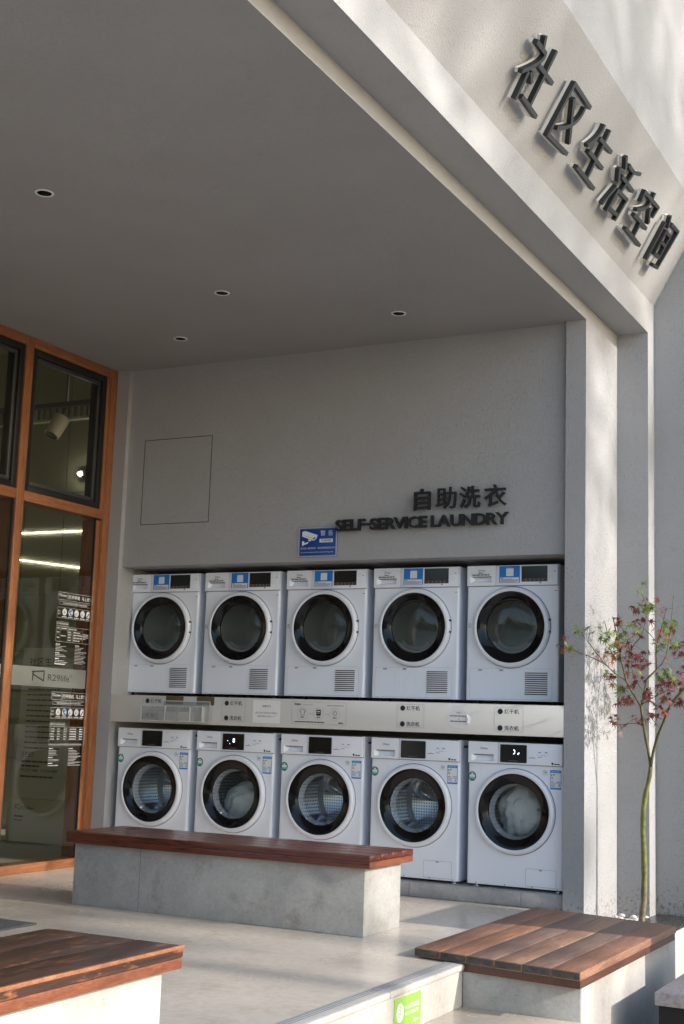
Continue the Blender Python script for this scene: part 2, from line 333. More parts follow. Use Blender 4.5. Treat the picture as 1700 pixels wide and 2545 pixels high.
    def build(s, name, parent=None, sharp=35, loc=None, fixn=False):
        if fixn: bmesh.ops.recalc_face_normals(s.bm, faces=s.bm.faces)
        me = bpy.data.meshes.new(name); s.bm.to_mesh(me); s.bm.free()
        for k in s.mats: me.materials.append(MATS[k])
        me.set_sharp_from_angle(angle=R(sharp))
        o = bpy.data.objects.new(name, me); COL.objects.link(o)
        if parent: o.parent = parent
        if loc: o.location = loc
        return o
def tag(o, label, cat, group=None):
    o['label'] = label; o['category'] = cat
    if group: o['group'] = group
    return o
def struct(o): o['kind'] = 'structure'; return o
def thing(name, label, cat, loc=(0, 0, 0), group=None):
    o = bpy.data.objects.new(name, None); COL.objects.link(o); o.location = loc; o.empty_display_size = .1
    return tag(o, label, cat, group)
def dup(root, loc, label):
    r = root.copy(); COL.objects.link(r); r.location = loc; r['label'] = label
    for ch in list(root.children):
        c = ch.copy(); COL.objects.link(c); c.parent = r
        for g in list(ch.children):
            d = g.copy(); COL.objects.link(d); d.parent = c
    return r
BRANCHES=[[(3.593,0.2,-0.061,0.0185),(3.597,0.2,-0.017,0.0178),(3.606,0.2,0.062,0.0172),(3.611,0.2,0.194,0.0165),(3.608,0.2,0.325,0.0158),(3.602,0.2,0.458,0.0152),(3.607,0.2,0.591,0.0145),(3.624,0.2,0.69,0.0138),(3.643,0.2,0.772,0.0132),(3.65,0.2,0.826,0.0125)],
[(3.65,0.2,0.826,0.009),(3.635,0.197,0.924,0.0086),(3.613,0.195,1.041,0.0083),(3.6,0.192,1.122,0.0079),(3.597,0.19,1.177,0.0075)],
[(3.65,0.2,0.826,0.0095),(3.669,0.179,0.908,0.0087),(3.7,0.157,0.998,0.0079),(3.743,0.136,1.089,0.0071),(3.794,0.114,1.197,0.0064),(3.869,0.093,1.278,0.0056),(3.93,0.071,1.358,0.0048),(3.971,0.05,1.482,0.004)],
[(3.598,0.19,1.165,0.0068),(3.549,0.172,1.251,0.0061),(3.518,0.153,1.316,0.0055),(3.496,0.135,1.424,0.0048),(3.484,0.117,1.534,0.0041),(3.471,0.098,1.607,0.0035),(3.458,0.08,1.686,0.0028)],
[(3.598,0.19,1.169,0.0068),(3.612,0.204,1.253,0.0061),(3.62,0.218,1.324,0.0055),(3.668,0.231,1.378,0.0049),(3.709,0.245,1.423,0.0042),(3.732,0.259,1.482,0.0035),(3.743,0.272,1.567,0.0029),(3.753,0.286,1.674,0.0022),(3.763,0.3,1.828,0.0016)],
[(3.516,0.16,1.316,0.0048),(3.466,0.1,1.356,0.0043),(3.42,0.04,1.41,0.0037),(3.352,-0.02,1.445,0.0032),(3.308,-0.08,1.465,0.0027),(3.259,-0.14,1.49,0.0021),(3.237,-0.2,1.516,0.0016)],
[(3.417,0.05,1.41,0.0032),(3.385,0.008,1.465,0.0028),(3.352,-0.035,1.523,0.0024),(3.324,-0.077,1.568,0.0019),(3.31,-0.12,1.596,0.0015)],
[(3.523,0.17,1.329,0.0042),(3.524,0.184,1.427,0.0038),(3.529,0.197,1.495,0.0035),(3.557,0.211,1.54,0.0032),(3.589,0.225,1.577,0.0028),(3.604,0.239,1.645,0.0024),(3.619,0.253,1.717,0.0021),(3.602,0.266,1.791,0.0018),(3.566,0.28,1.865,0.0014)],
[(3.679,0.22,1.391,0.0045),(3.686,0.195,1.517,0.0037),(3.71,0.17,1.582,0.0029),(3.739,0.145,1.667,0.0022),(3.763,0.12,1.722,0.0014)],
[(3.681,0.2,1.548,0.0026),(3.649,0.187,1.592,0.0022),(3.621,0.173,1.622,0.0018),(3.593,0.16,1.647,0.0014)],
[(3.602,0.19,1.183,0.0034),(3.667,0.16,1.218,0.0029),(3.745,0.13,1.253,0.0023),(3.805,0.1,1.279,0.0018)],
[(3.495,0.14,1.425,0.0034),(3.453,0.16,1.443,0.0029),(3.411,0.18,1.506,0.0024),(3.396,0.2,1.584,0.0019),(3.367,0.22,1.676,0.0014)],
[(3.596,0.195,1.065,0.003),(3.549,0.17,1.07,0.0025),(3.494,0.145,1.061,0.002),(3.442,0.12,1.059,0.0015)],
[(3.784,0.13,1.177,0.006),(3.855,0.153,1.269,0.0047),(3.899,0.177,1.352,0.0033),(3.921,0.2,1.475,0.002)],
[(3.711,0.16,1.051,0.0022),(3.653,0.18,1.11,0.0017),(3.63,0.2,1.123,0.0012)],
[(3.607,0.19,1.261,0.0024),(3.545,0.22,1.332,0.0018),(3.528,0.25,1.386,0.0012)],
[(3.748,0.25,1.517,0.0022),(3.802,0.225,1.537,0.0017),(3.846,0.2,1.549,0.0012)],
[(3.505,0.17,1.268,0.0024),(3.446,0.187,1.294,0.002),(3.395,0.203,1.338,0.0016),(3.377,0.22,1.361,0.0012)],
[(3.528,0.2,1.495,0.0022),(3.486,0.24,1.609,0.0016),(3.438,0.28,1.658,0.0011)],
[(3.619,0.25,1.717,0.0018),(3.557,0.245,1.735,0.0014),(3.54,0.24,1.744,0.001)],
[(3.359,0.2,1.606,0.0016),(3.324,0.21,1.634,0.0013),(3.274,0.22,1.663,0.001)],
[(3.402,0.18,1.582,0.0018),(3.359,0.2,1.606,0.0016)]]
CLUSTERS=[(0,5,3.616,0.094,1.856),(0,10,3.665,0.041,1.734),(0,4,3.661,0.158,1.735),(0,9,3.413,0.062,1.587),(0,9,3.5,0.027,1.58),(0,7,3.43,0.161,1.545),(0,7,3.376,0.367,1.514),(0,6,3.408,0.32,1.47),(0,4,3.49,0.306,1.632),(0,3,3.608,0.089,1.602),(0,10,3.74,0.215,1.642),(0,6,3.8,0.111,1.642),(0,6,3.731,0.069,1.527),(0,7,3.794,0.042,1.525),(0,10,3.761,0.086,1.355),(0,5,3.659,0.371,1.349),(0,6,3.442,0.332,1.277),(0,4,3.426,0.323,1.249),(0,2,3.385,0.32,1.289),(0,3,3.477,0.077,1.355),(0,4,3.844,0.124,1.543),(0,7,3.327,-0.16,1.588),(0,6,3.256,-0.16,1.488),(0,3,3.708,0.251,1.494),(1,3,3.689,0.293,1.626),(1,5,3.704,0.342,1.594),(1,4,3.724,0.352,1.626),(1,3,3.516,0.035,1.532),(1,3,3.402,0.242,1.456),(1,3,3.323,-0.16,1.58),(1,3,3.247,-0.16,1.475),(1,2,3.505,0.269,1.427),(2,7,3.56,0.202,1.736),(2,5,3.67,0.071,1.767),(2,3,3.454,0.189,1.686),(2,6,3.502,0.036,1.638),(2,5,3.322,0.374,1.702),(2,1,3.236,0.346,1.673),(2,2,3.319,0.219,1.653),(2,2,3.339,0.12,1.614),(2,4,3.539,0.364,1.664),(2,4,3.607,0.229,1.675),(2,3,3.602,0.353,1.685),(2,4,3.705,0.339,1.751),(2,5,3.591,0.203,1.58),(2,2,3.551,0.166,1.555),(2,5,3.481,0.24,1.542),(2,4,3.522,0.172,1.511),(2,5,3.431,0.065,1.47),(2,3,3.346,0.122,1.462),(2,6,3.462,0.325,1.48),(2,9,3.6,0.017,1.445),(2,4,3.626,0.019,1.458),(2,2,3.609,0.251,1.485),(2,2,3.681,0.112,1.477),(2,6,3.538,0.214,1.411),(2,4,3.572,0.188,1.41),(2,4,3.621,0.137,1.408),(2,5,3.598,0.399,1.426),(2,6,3.583,0.078,1.361),(2,4,3.591,0.165,1.317),(2,2,3.636,0.081,1.345),(2,3,3.367,0.253,1.362),(2,3,3.407,0.111,1.334),(2,3,3.431,0.142,1.336),(2,1,3.391,0.299,1.324),(2,5,3.561,0.128,1.293),(2,4,3.499,0.223,1.252),(2,4,3.433,0.362,1.219),(2,3,3.518,0.04,1.19),(2,4,3.549,0.025,1.181),(2,4,3.562,0.092,1.188),(2,3,3.513,0.306,1.21),(2,5,3.628,0.246,1.277),(2,2,3.693,0.095,1.255),(2,4,3.639,0.132,1.217),(2,4,3.677,0.071,1.228),(2,3,3.661,0.184,1.193),(2,2,3.734,0.017,1.19),(2,11,3.718,0.279,1.311),(2,11,3.738,0.358,1.332),(2,9,3.764,0.382,1.307),(2,7,3.74,0.294,1.276),(2,6,3.656,0.384,1.292),(2,5,3.775,0.007,1.22),(2,4,3.779,0.116,1.21),(2,5,3.785,0.386,1.378),(2,6,3.789,0.31,1.199),(2,3,3.845,0.164,1.205),(2,6,3.757,0.377,1.489),(2,7,3.818,0.248,1.464),(2,5,3.778,0.327,1.522),(2,2,3.639,0.117,1.147),(2,5,3.688,0.077,1.134),(2,7,3.715,0.178,1.159),(2,6,3.759,0.055,1.149),(2,5,3.7,0.153,1.111),(2,4,3.578,0.385,1.105),(2,9,3.439,0.133,1.09),(2,6,3.594,0.004,1.088),(2,2,3.634,0.018,1.085),(2,3,3.511,0.068,1.039),(2,5,3.405,0.313,1.074),(2,1,3.235,-0.16,1.545),(2,2,3.229,-0.16,1.51),(2,9,3.872,0.145,1.32),(2,6,3.892,0.116,1.384),(2,6,3.921,0.039,1.253)]
GLYPHS={'社':[[(-2.237,0.390),(-2.126,0.389)],[(-2.126,0.389),(-2.137,0.339),(-2.237,0.246)],[(-2.192,0.436),(-2.165,0.396)],[(-2.188,0.261),(-2.179,0.138)],[(-2.162,0.274),(-2.120,0.247)],[(-2.128,0.327),(-1.942,0.327)],[(-2.046,0.436),(-2.035,0.176)],[(-2.135,0.166),(-1.934,0.158)]],
'区':[[(-1.734,0.423),(-1.471,0.417)],[(-1.734,0.423),(-1.739,0.149)],[(-1.739,0.149),(-1.465,0.164)],[(-1.671,0.369),(-1.498,0.211)],[(-1.522,0.387),(-1.555,0.291),(-1.686,0.208)]],
'生':[[(-1.233,0.423),(-1.240,0.359),(-1.297,0.284)],[(-1.146,0.430),(-1.127,0.167)],[(-1.209,0.361),(-1.014,0.367)],[(-1.253,0.268),(-1.020,0.269)],[(-1.293,0.162),(-0.997,0.159)]],
'活':[[(-0.809,0.422),(-0.754,0.384)],[(-0.819,0.349),(-0.764,0.305)],[(-0.753,0.266),(-0.809,0.149)],[(-0.725,0.408),(-0.631,0.408),(-0.544,0.432)],[(-0.741,0.334),(-0.525,0.334)],[(-0.631,0.408),(-0.671,0.271)],[(-0.715,0.263),(-0.545,0.273)],[(-0.715,0.263),(-0.721,0.141)],[(-0.545,0.273),(-0.563,0.144)],[(-0.700,0.159),(-0.561,0.169)]],
'空':[[(-0.226,0.437),(-0.219,0.407)],[(-0.366,0.394),(-0.080,0.404)],[(-0.366,0.394),(-0.354,0.340)],[(-0.080,0.404),(-0.091,0.342)],[(-0.231,0.377),(-0.255,0.334),(-0.353,0.285)],[(-0.186,0.352),(-0.109,0.295)],[(-0.348,0.255),(-0.102,0.259)],[(-0.219,0.259),(-0.214,0.168)],[(-0.369,0.160),(-0.070,0.161)]],
'间':[[(0.160,0.436),(0.205,0.385)],[(0.129,0.383),(0.129,0.143)],[(0.232,0.413),(0.386,0.418)],[(0.386,0.418),(0.361,0.162)],[(0.361,0.162),(0.266,0.150)],[(0.199,0.352),(0.198,0.206)],[(0.199,0.352),(0.298,0.355)],[(0.298,0.355),(0.298,0.212)],[(0.209,0.287),(0.300,0.287)],[(0.198,0.206),(0.298,0.212)]]}
# ================================================================== the ground and the building
Z1, Z2 = -.173, -.42                     # step tread, street
b = MB(); b.poly([(-60, -70, Z2), (90, -70, Z2), (90, 60, Z2), (-60, 60, Z2)], 'paving'); struct(b.build('ground'))
b = MB(); b.box(-.30, 3.385, -9.5, -.30, -.45, 0, 'microcement'); b.box(-.30, 3.33, -.30, .75, -.45, 0, 'microcement'); struct(b.build('floor'))
b = MB()                                  # nosing of the platform edge, with its three grip grooves
yy = [-9.5, -6.1, -3.9, -2.742, -1.98]
for y0, y1 in zip(yy, yy[1:]): b.box(3.30, 3.398, y0+.0015, y1-.0015, -.024, .004, 'pale_concrete', .008, 3)
for gx in (3.318, 3.333, 3.348): b.box(gx-.0022, gx+.0022, -9.4, -1.99, .003, .0046, 'seam_grey')
struct(b.build('step_nosing'))
b = MB(); b.box(3.3855, 3.93, -9.5, -1.975, -.44, Z1, 'microcement', .006); b.box(3.386, 3.3885, -9.4, -1.98, Z1, -.024, 'pale_concrete'); struct(b.build('step'))
b = MB(); b.poly([(-6, -5.2, .012), (-.29, -5.2, .012), (-.29, 1.6, .012), (-6, 1.6, .012)], 'interior_floor'); struct(b.build('interior_floor'))

# canopy: ceiling, downstand beam, sloping sign band and the wall above it
YE = -5.3                                # the canopy's near end, behind the frame
can = thing('canopy', 'deep grey rendered canopy with recessed lights, its sunlit edge beam sloping out to the sign', 'canopy')
HOLES = [(1.544, -2.909), (1.531, -1.311), (.763, -.608), (2.327, -.579)]
circ = lambda cx, cy, r, n=28: [(cx+r*math.cos(2*math.pi*i/n), cy+r*math.sin(2*math.pi*i/n)) for i in range(n)]
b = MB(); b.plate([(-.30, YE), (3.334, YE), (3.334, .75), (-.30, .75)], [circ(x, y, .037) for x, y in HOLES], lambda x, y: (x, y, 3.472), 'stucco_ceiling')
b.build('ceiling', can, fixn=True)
def strip(p, q, y0, y1, m, name, parent):
    b = MB(); b.poly([(p[0], y0, p[1]), (q[0], y0, q[1]), (q[0], y1, q[1]), (p[0], y1, p[1])], m); return b
P = [(3.334, 3.472), (3.334, 3.558), (3.533, 3.558), (3.533, 3.776)]
b = MB()
for (p, q), y1 in zip(zip(P, P[1:]), (.617, .617, .777)): b.poly([(p[0], YE, p[1]), (p[0], y1, p[1]), (q[0], y1, q[1]), (q[0], YE, q[1])], 'stucco_fine')
b.poly([(3.334, YE, 3.472), (3.334, YE, 3.558), (3.533, YE, 3.558), (3.533, YE, 3.776), (-.3, YE, 3.776), (-.3, YE, 3.472)], 'stucco_fine')
b.build('edge_beam', can)
b = MB(); b.poly([(3.533, YE, 3.776), (3.533, .777, 3.776), (3.849, .777, 4.345), (3.849, YE, 4.345)], 'stucco_fine')
b.poly([(3.533, YE, 3.776), (3.849, YE, 4.345), (-.3, YE, 4.345), (-.3, YE, 3.776)], 'stucco_fine'); b.build('sign_band', can)
b = MB(); b.poly([(3.849, YE, 4.345), (3.849, .777, 4.345), (3.849, .777, 8), (3.849, YE, 8)], 'stucco_fine')
b.poly([(3.849, YE, 4.345), (3.849, YE, 8), (-.3, YE, 8), (-.3, YE, 4.345)], 'stucco_fine')
b.poly([(3.849, YE, 8), (3.849, .777, 8), (-.3, .777, 8), (-.3, YE, 8)], 'stucco_fine'); b.poly([(-.3, YE, 8), (-.3, .777, 8), (-.3, .777, 3.472), (-.3, YE, 3.472)], 'stucco_fine')
b.build('upper_wall', can)

pil = thing('corner_pillar', 'grey rendered pillar at the laundry corner, stepping back in two sunlit white reveals behind the maple', 'pillar')
b = MB(); b.box(3.21, 3.334, -.06, .9, -.44, 3.472, 'stucco'); b.build('front_pier', pil)
b = MB(); b.box(3.334, 3.533, .617, .9, -.44, 3.558, 'stucco'); b.build('stepped_reveal', pil)
b = MB(); b.box(3.533, 4.25, .777, 1.3, -.44, 8, 'stucco'); tag(b.build('side_wall'), 'shaded grey rendered wall running off behind the maple at the right edge', 'wall')

wal = thing('laundry_wall', 'grey pebbly rendered wall with a recess for the two rows of laundry machines', 'wall')
b = MB()
b.box(-.30, -.045, -.06, .75, 0, 3.472, 'stucco')
v = b.box(-.045, 3.21, -.02, .75, 2.053, 3.472, 'stucco')
b.box(-.30, 3.5, .75, 1.05, -.44, 3.6, 'stucco')
b.build('wall_face', wal)
b = MB(); x0, x1, z0, z1 = .093, .664, 2.345, 2.954
b.frame(x0, x1, z0, z1, .0045, -.0195, .0012, 'ink', r=.001); b.build('access_hatch', wal)
b = MB(); b.box(-.045, 3.21, -.04, .75, 0, .088, 'plinth_concrete', .006)
for x in (.4, 1.2, 2.245, 2.955): b.box(x-.0015, x+.0015, -.0412, -.04, .004, .08, 'ink_grey')
b.build('machine_plinth', wal)

# recessed ceiling lights
for i, ((x, y), lb) in enumerate(zip(HOLES, ('white rimmed recessed downlight nearest the camera, at the far left of the ceiling', 'white rimmed recessed downlight in the middle of the ceiling', 'white rimmed recessed downlight close to the timber windows and back wall', 'white rimmed recessed downlight on the right, above the black lettering'))):
    t = thing('downlight', lb, 'ceiling light', (x, y, 3.472), 'recessed downlights in the canopy ceiling')
    b = MB(); b.lathe([(.035, .004), (.035, -.003), (.039, -.005), (.045, -.004), (.047, -.0006)], 0, 0, 'trim_white', 32, 'z'); b.build('trim_ring', t)
    b = MB(); b.lathe([(.0348, -.002), (.032, .02), (.025, .05), (.022, .06), (0, .061)], 0, 0, 'reflector', 32, 'z'); b.build('reflector', t)

# ------------------------------------------------------------------ shelf panel between the two rows
sh = thing('shelf_panel', 'white panel shelf between dryers and washers, printed with Chinese machine names', 'shelf')
b = MB(); b.box(-.045, 3.21, -.06, .70, .975, 1.158, 'panel_white', .003); b.build('shelf_board', sh)
YP = -.0605
def nameplate(x, zt, zb, tw):
    b = MB(); b.frame(x-.038, x+.144, zb-.02, zt+.024, .0012, YP, .0006, 'ink_pale')
    for z, s in ((zt, '烘干机'), (zb, '洗衣机')):
        b.disc(x, z, .0145, YP, .004, 'ink'); b.ring(x, z, .0165, .002, YP, .001, 'ink_grey'); b.text(s, x+.026, z-.0135, .0285, YP, 'ink', width=tw, ext=.0006, off=.012)
    b.build('nameplate', sh)
nameplate(.268, 1.122, 1.025, .088); nameplate(.905, 1.12, 1.024, .091); nameplate(2.182, 1.119, 1.023, .089); nameplate(2.819, 1.115, 1.018, .091)
for x0, x1 in ((.419, .56), (.668, .805)): b = MB(); b.rr(x0, x1, 1.103, 1.157, .004, YP, .002, 'plate_brown'); b.build('dark_plate', sh)
b = MB(); b.rr(1.107, 1.312, 1.0, 1.146, .003, YP, .0005, 'board_white'); b.text('温馨提示', 1.21, 1.100, .0155, YP-.0005, 'ink_grey', align='C', ext=.0004)
b.text('每次洗衣可前往空间前台', 1.21, 1.058, .0125, YP-.0005, 'ink_grey', align='C', width=.165, ext=.0004); b.text('免费领取洗衣袋一个', 1.21, 1.036, .0125, YP-.0005, 'ink_grey', align='C', width=.135, ext=.0004); b.build('paper_notice', sh)
b = MB(); b.frame(1.397, 1.792, 1.001, 1.142, .0012, YP, .0006, 'ink_pale', r=.008)
b.text('使用须知', 1.416, 1.119, .0125, YP, 'ink', ext=.0006, off=.02); b.scribble(1.478, 1.552, 1.124, .003, YP, 'ink_pale'); b.scribble(1.655, 1.772, 1.122, .0035, YP, 'ink_grey')
for cx in (1.478, 1.594, 1.711): b.ring(cx, 1.068, .0375, .0012, YP, .0006, 'ink_pale', n=36)
b.text('衣', 0, 0, .001, YP, 'ink', ext=.0004) if False else None
sh_pts = [(-.008, .019), (-.017, .013), (-.021, .002), (-.015, -.001), (-.013, .004), (-.013, -.018), (.013, -.018), (.013, .004), (.015, -.001), (.021, .002), (.017, .013), (.008, .019), (.003, .015), (-.003, .015)]
for (ax, az), (bx_, bz) in zip(sh_pts, sh_pts[1:]+sh_pts[:1]):
    d = math.hypot(bx_-ax, bz-az); nx, nz = -(bz-az)/d*.0009, (bx_-ax)/d*.0009
    b.prism([(1.478+ax-nx, 1.077+az-nz), (1.478+bx_-nx, 1.077+bz-nz), (1.478+bx_+nx, 1.077+bz+nz), (1.478+ax+nx, 1.077+az+nz)], FRONT, .0006, 'ink', (0, YP, 0))
b.rr(1.578, 1.610, 1.057, 1.094, .003, YP, .0006, 'ink'); b.rect(1.583, 1.605, 1.071, 1.0735, YP-.0007, 'panel_white'); b.scribble(1.583, 1.605, 1.083, .006, YP-.0007, 'panel_white')
b.ring(1.711, 1.075, .0145, .0022, YP, .0006, 'ink', n=24, a0=125, a1=415); b.rect(1.7098, 1.7122, 1.077, 1.095, YP, 'ink')
for cx, s in ((1.478, '放衣物'), (1.594, '扫码后'), (1.711, '启动键')): b.scribble(cx-.012, cx+.012, 1.046, .006, YP, 'ink')
for x in (1.524, 1.641): b.bar(x, x+.022, 1.068, .0012, YP, 'ink_grey'); b.prism([(x+.022, 1.066), (x+.028, 1.068), (x+.022, 1.070)], FRONT, .0005, 'ink_grey', (0, YP, 0))
b.ring(1.418, 1.0155, .004, .001, YP, .0005, 'ink', n=14); b.scribble(1.426, 1.64, 1.0155, .006, YP, 'ink'); b.scribble(1.738, 1.772, 1.0145, .0065, YP, 'ink'); b.build('instruction_panel', sh)
b = MB(); n = 40; pts = []
for i in range(n):
    a = 2*math.pi*i/n; r = 1+.035*math.sin(5*a)+.02*math.sin(9*a+1); pts.append((2.555+.076*r*math.cos(a), 1.064+.056*r*math.sin(a)))
b.prism(pts, FRONT, .0008, 'board_white', (0, YP, 0))
b.text('温馨提示', 2.555, 1.096, .008, YP-.0009, 'ink_grey', align='C', ext=.0003); b.scribble(2.497, 2.605, 1.081, .0065, YP-.0009, 'ink_grey'); b.scribble(2.50, 2.606, 1.049, .0065, YP-.0009, 'ink_grey'); b.scribble(2.55, 2.558, 1.062, .004, YP-.0009, 'ink_pale')
e = [b.bm.verts.new(p) for p in ((2.612, YP-.001, 1.094), (2.631, YP-.002, 1.066), (2.622, YP-.001, 1.036), (2.614, YP-.015, 1.040), (2.620, YP-.018, 1.064), (2.608, YP-.013, 1.088))]
b.face([e[0], e[1], e[4], e[5]], 'sticker_white'); b.face([e[1], e[2], e[3], e[4]], 'sticker_white'); b.build('peeling_sticker', sh)
# clear acrylic box hung on the panel
ac = thing('acrylic_holder', 'clear acrylic pocket box with compartments, fixed over the dark plates on the shelf panel', 'holder')
b = MB(); b.box(.399, .78, -.068, -.0645, .99, 1.127, 'acrylic', .001); b.frame(.399, .78, .99, 1.127, .004, -.068, .001, 'sticker_white', r=.004); b.build('back_plate', ac)
b = MB()
b.box(.294, .786, -.168, -.1645, .990, 1.093, 'acrylic', .001); b.box(.294, .786, -.164, -.069, .987, .990, 'acrylic')
for x in (.294, .405, .49, .585, .688, .783): b.box(x, x+.003, -.164, -.069, .9902, 1.093, 'acrylic')
for x0, x1 in ((.294, .49), (.49, .688), (.688, .786)): b.frame(x0, x1, .990, 1.093, .003, -.1682, .001, 'sticker_white', r=.004)
b.build('pocket_box', ac)
b = MB(); b.box(.42, .675, -.15, -.09, .9905, 1.055, 'board_white', .004); tag(b.build('paper_stack'), 'pale paper leaflets standing inside the clear acrylic holder', 'leaflets')

# ------------------------------------------------------------------ lettering on the wall and the warning sign
ls = thing('wall_lettering', 'black raised lettering 自助洗衣 and SELF-SERVICE LAUNDRY above the dryers', 'sign')
for i, c in enumerate('自助洗衣'):
    x = (2.222, 2.372, 2.529, 2.692)[i]; w = (.112, .136, .138, .146)[i]; z = (2.350, 2.352, 2.350, 2.352)[i]
    b = MB(); b.text(c, x, z, .137, -.047, 'letter_black', ext=.018, off=.006 if c == '助' else .016, width=w); b.build('letter', ls)
    b = MB(); b.cyl = None; b.lathe([(.004, -.048), (.004, -.02)], x+w/2, z+.07, 'steel', 8, smooth=True); b.build('standoff_pin', ls)
adv = []; s = 'SELF-SERVICE LAUNDRY'
for c in s:
    if c == ' ': adv.append((0, .22)); continue
    vs, _ = font_mesh(c, 0, .028); adv.append((min(v.x for v in vs), max(v.x for v in vs)-min(v.x for v in vs)))
KK = 1.055; tot = sum(w for _, w in adv)+.015*len(s); k = (2.832-1.668)/tot; x = 1.668
for i, (c, (x0, w)) in enumerate(zip(s, adv)):
    if c != ' ':
        b = MB(); h = .074 if c != '-' else .012; z = 2.238 if c != '-' else 2.270
        b.text(c, x, z+.003*(i/20), h, -.046-.0004*(i % 3), 'letter_black', ext=.018, off=.028, width=w*k*KK+.003); b.build('letter', ls)
    nx = s[i+1:i+2]; x += (w+.015-(.11 if c+nx in ('RV', 'LA', 'RY', 'VI') and c+nx != 'VI' else .04 if c+nx == 'VI' else 0))*k*KK
ws = thing('warning_sign', 'blue surveillance warning sign with a white camera drawing, left of the black lettering', 'sign')
b = MB(); b.box(1.379, 1.668, -.026, -.0205, 2.079, 2.277, 'sign_blue', .002); b.build('sign_board', ws)
b = MB(); YS = -.0262
b.frame(1.3815, 1.6655, 2.0815, 2.2745, .003, YS, .0005, 'sticker_white', r=.003); b.frame(1.388, 1.659, 2.088, 2.268, .0012, YS, .0005, 'sticker_white', r=.003)
def pl(pts, m='sticker_white', o=0): b.prism([(1.379+.289*u, 2.079+.198*v) for u, v in pts], FRONT, .0005+o, m, (0, YS, 0))
pl([(.10, .86), (.18, .88), (.50, .73), (.46, .60), (.40, .545), (.10, .70)]); pl([(.385, .63), (.44, .68), (.43, .60), (.385, .58)], 'sign_blue', .0005); pl([(.13, .745), (.42, .60), (.42, .592), (.13, .737)], 'sign_blue', .0005)
pl([(.27, .60), (.34, .57), (.31, .53), (.25, .56)]); pl([(.10, .55), (.16, .53), (.16, .47), (.27, .52), (.25, .46), (.15, .41), (.12, .38), (.10, .40)])
b.text('警', 1.379+.289*.57, 2.079+.198*.70, .036, YS, 'sticker_white', ext=.0008); b.text('告', 1.379+.289*.77, 2.079+.198*.70, .036, YS, 'sticker_white', ext=.0008)
b.rr(1.379+.289*.55, 1.379+.289*.89, 2.079+.198*.48, 2.079+.198*.60, .003, YS, .0006, 'sticker_white'); b.text('WARNIN', 1.379+.289*.72, 2.079+.198*.505, .0155, YS-.0007, 'sign_blue', align='C', width=.075, ext=.0004, off=.01)
b.text('您已进入监控区域，请自觉规范您的行为！', 1.379+.289*.07, 2.079+.198*.265, .0135, YS, 'sticker_white', width=.256, ext=.0006); b.text('You have entered the monitoring area', 1.379+.289*.07, 2.079+.198*.13, .0115, YS, 'sticker_white', width=.242, ext=.0006); b.build('sign_print', ws)

# big letters on the sloping band
bl = thing('fascia_lettering', 'large dark grey raised characters 社区生活空间 on the sunlit sloping canopy band', 'sign', (3.533, 0, 3.776))
SL = Vector((.48486, 0, .87459)); NL = Vector((.87459, 0, -.48486)); MS = Matrix((( 0, SL.x, NL.x), (1, 0, 0), (0, SL.z, NL.z)))
def stroke_outline(pts, w):
    L, Rr = [], []; n = len(pts)
    for i, p in enumerate(pts):
        a = Vector(pts[max(i-1, 0)]); c = Vector(pts[min(i+1, n-1)]); p = Vector(p)
        if 0 < i < n-1: d = ((p-a).normalized()+(c-p).normalized()).normalized()
        else: d = (c-a).normalized()
        q = Vector((-d.y, d.x))
        e = p.copy()
        if i == 0: e = p-d*w*.3
        if i == n-1: e = p+d*w*.3
        L.append(e+q*w/2); Rr.append(e-q*w/2)
    return L, Rr
def smooth_pts(pts):
    if len(pts) < 3: return pts
    out = []
    a, m_, c = [Vector(p) for p in pts]; m2 = m_*2-(a+c)/2
    for i in range(9): t = i/8; out.append(tuple(a*(1-t)**2+m2*2*t*(1-t)+c*t*t))
    return out
def add_strokes(b, strokes, w, h0, h1, m):
    for k, st in enumerate(strokes):
        L, Rr = stroke_outline(smooth_pts(st), w); top = h1+.0005*k
        f = lambda p, h: b.bm.verts.new(MS @ Vector((p.x, p.y, h)))
        lt, rt, lb, rb = [f(p, top) for p in L], [f(p, top) for p in Rr], [f(p, h0) for p in L], [f(p, h0) for p in Rr]; n = len(L)
        for i in range(n-1):
            b.face([lt[i+1], lt[i], rt[i], rt[i+1]], m); b.face([lb[i], lb[i+1], rb[i+1], rb[i]], m)
            b.face([lt[i], lt[i+1], lb[i+1], lb[i]], m); b.face([rt[i+1], rt[i], rb[i], rb[i+1]], m)
        b.face([lt[0], lb[0], rb[0], rt[0]], m); b.face([lt[-1], rt[-1], rb[-1], lb[-1]], m)
for c, st in GLYPHS.items():
    b = MB(); add_strokes(b, st, .0205, .0345, .060, 'letter_front'); L = b.build('letter', bl, fixn=True)
    b = MB(); add_strokes(b, st, .0225, .018, .0335, 'acrylic_back')
    for k_ in (0, len(st)//2, len(st)-1): e = [MS @ Vector((*st[k_][0], h_)) for h_ in (-.002, .019)]; b.tube([(*e[0], .005), (*e[1], .005)], 'acrylic_back', 8)
    b.build('acrylic_backing', L, fixn=True)

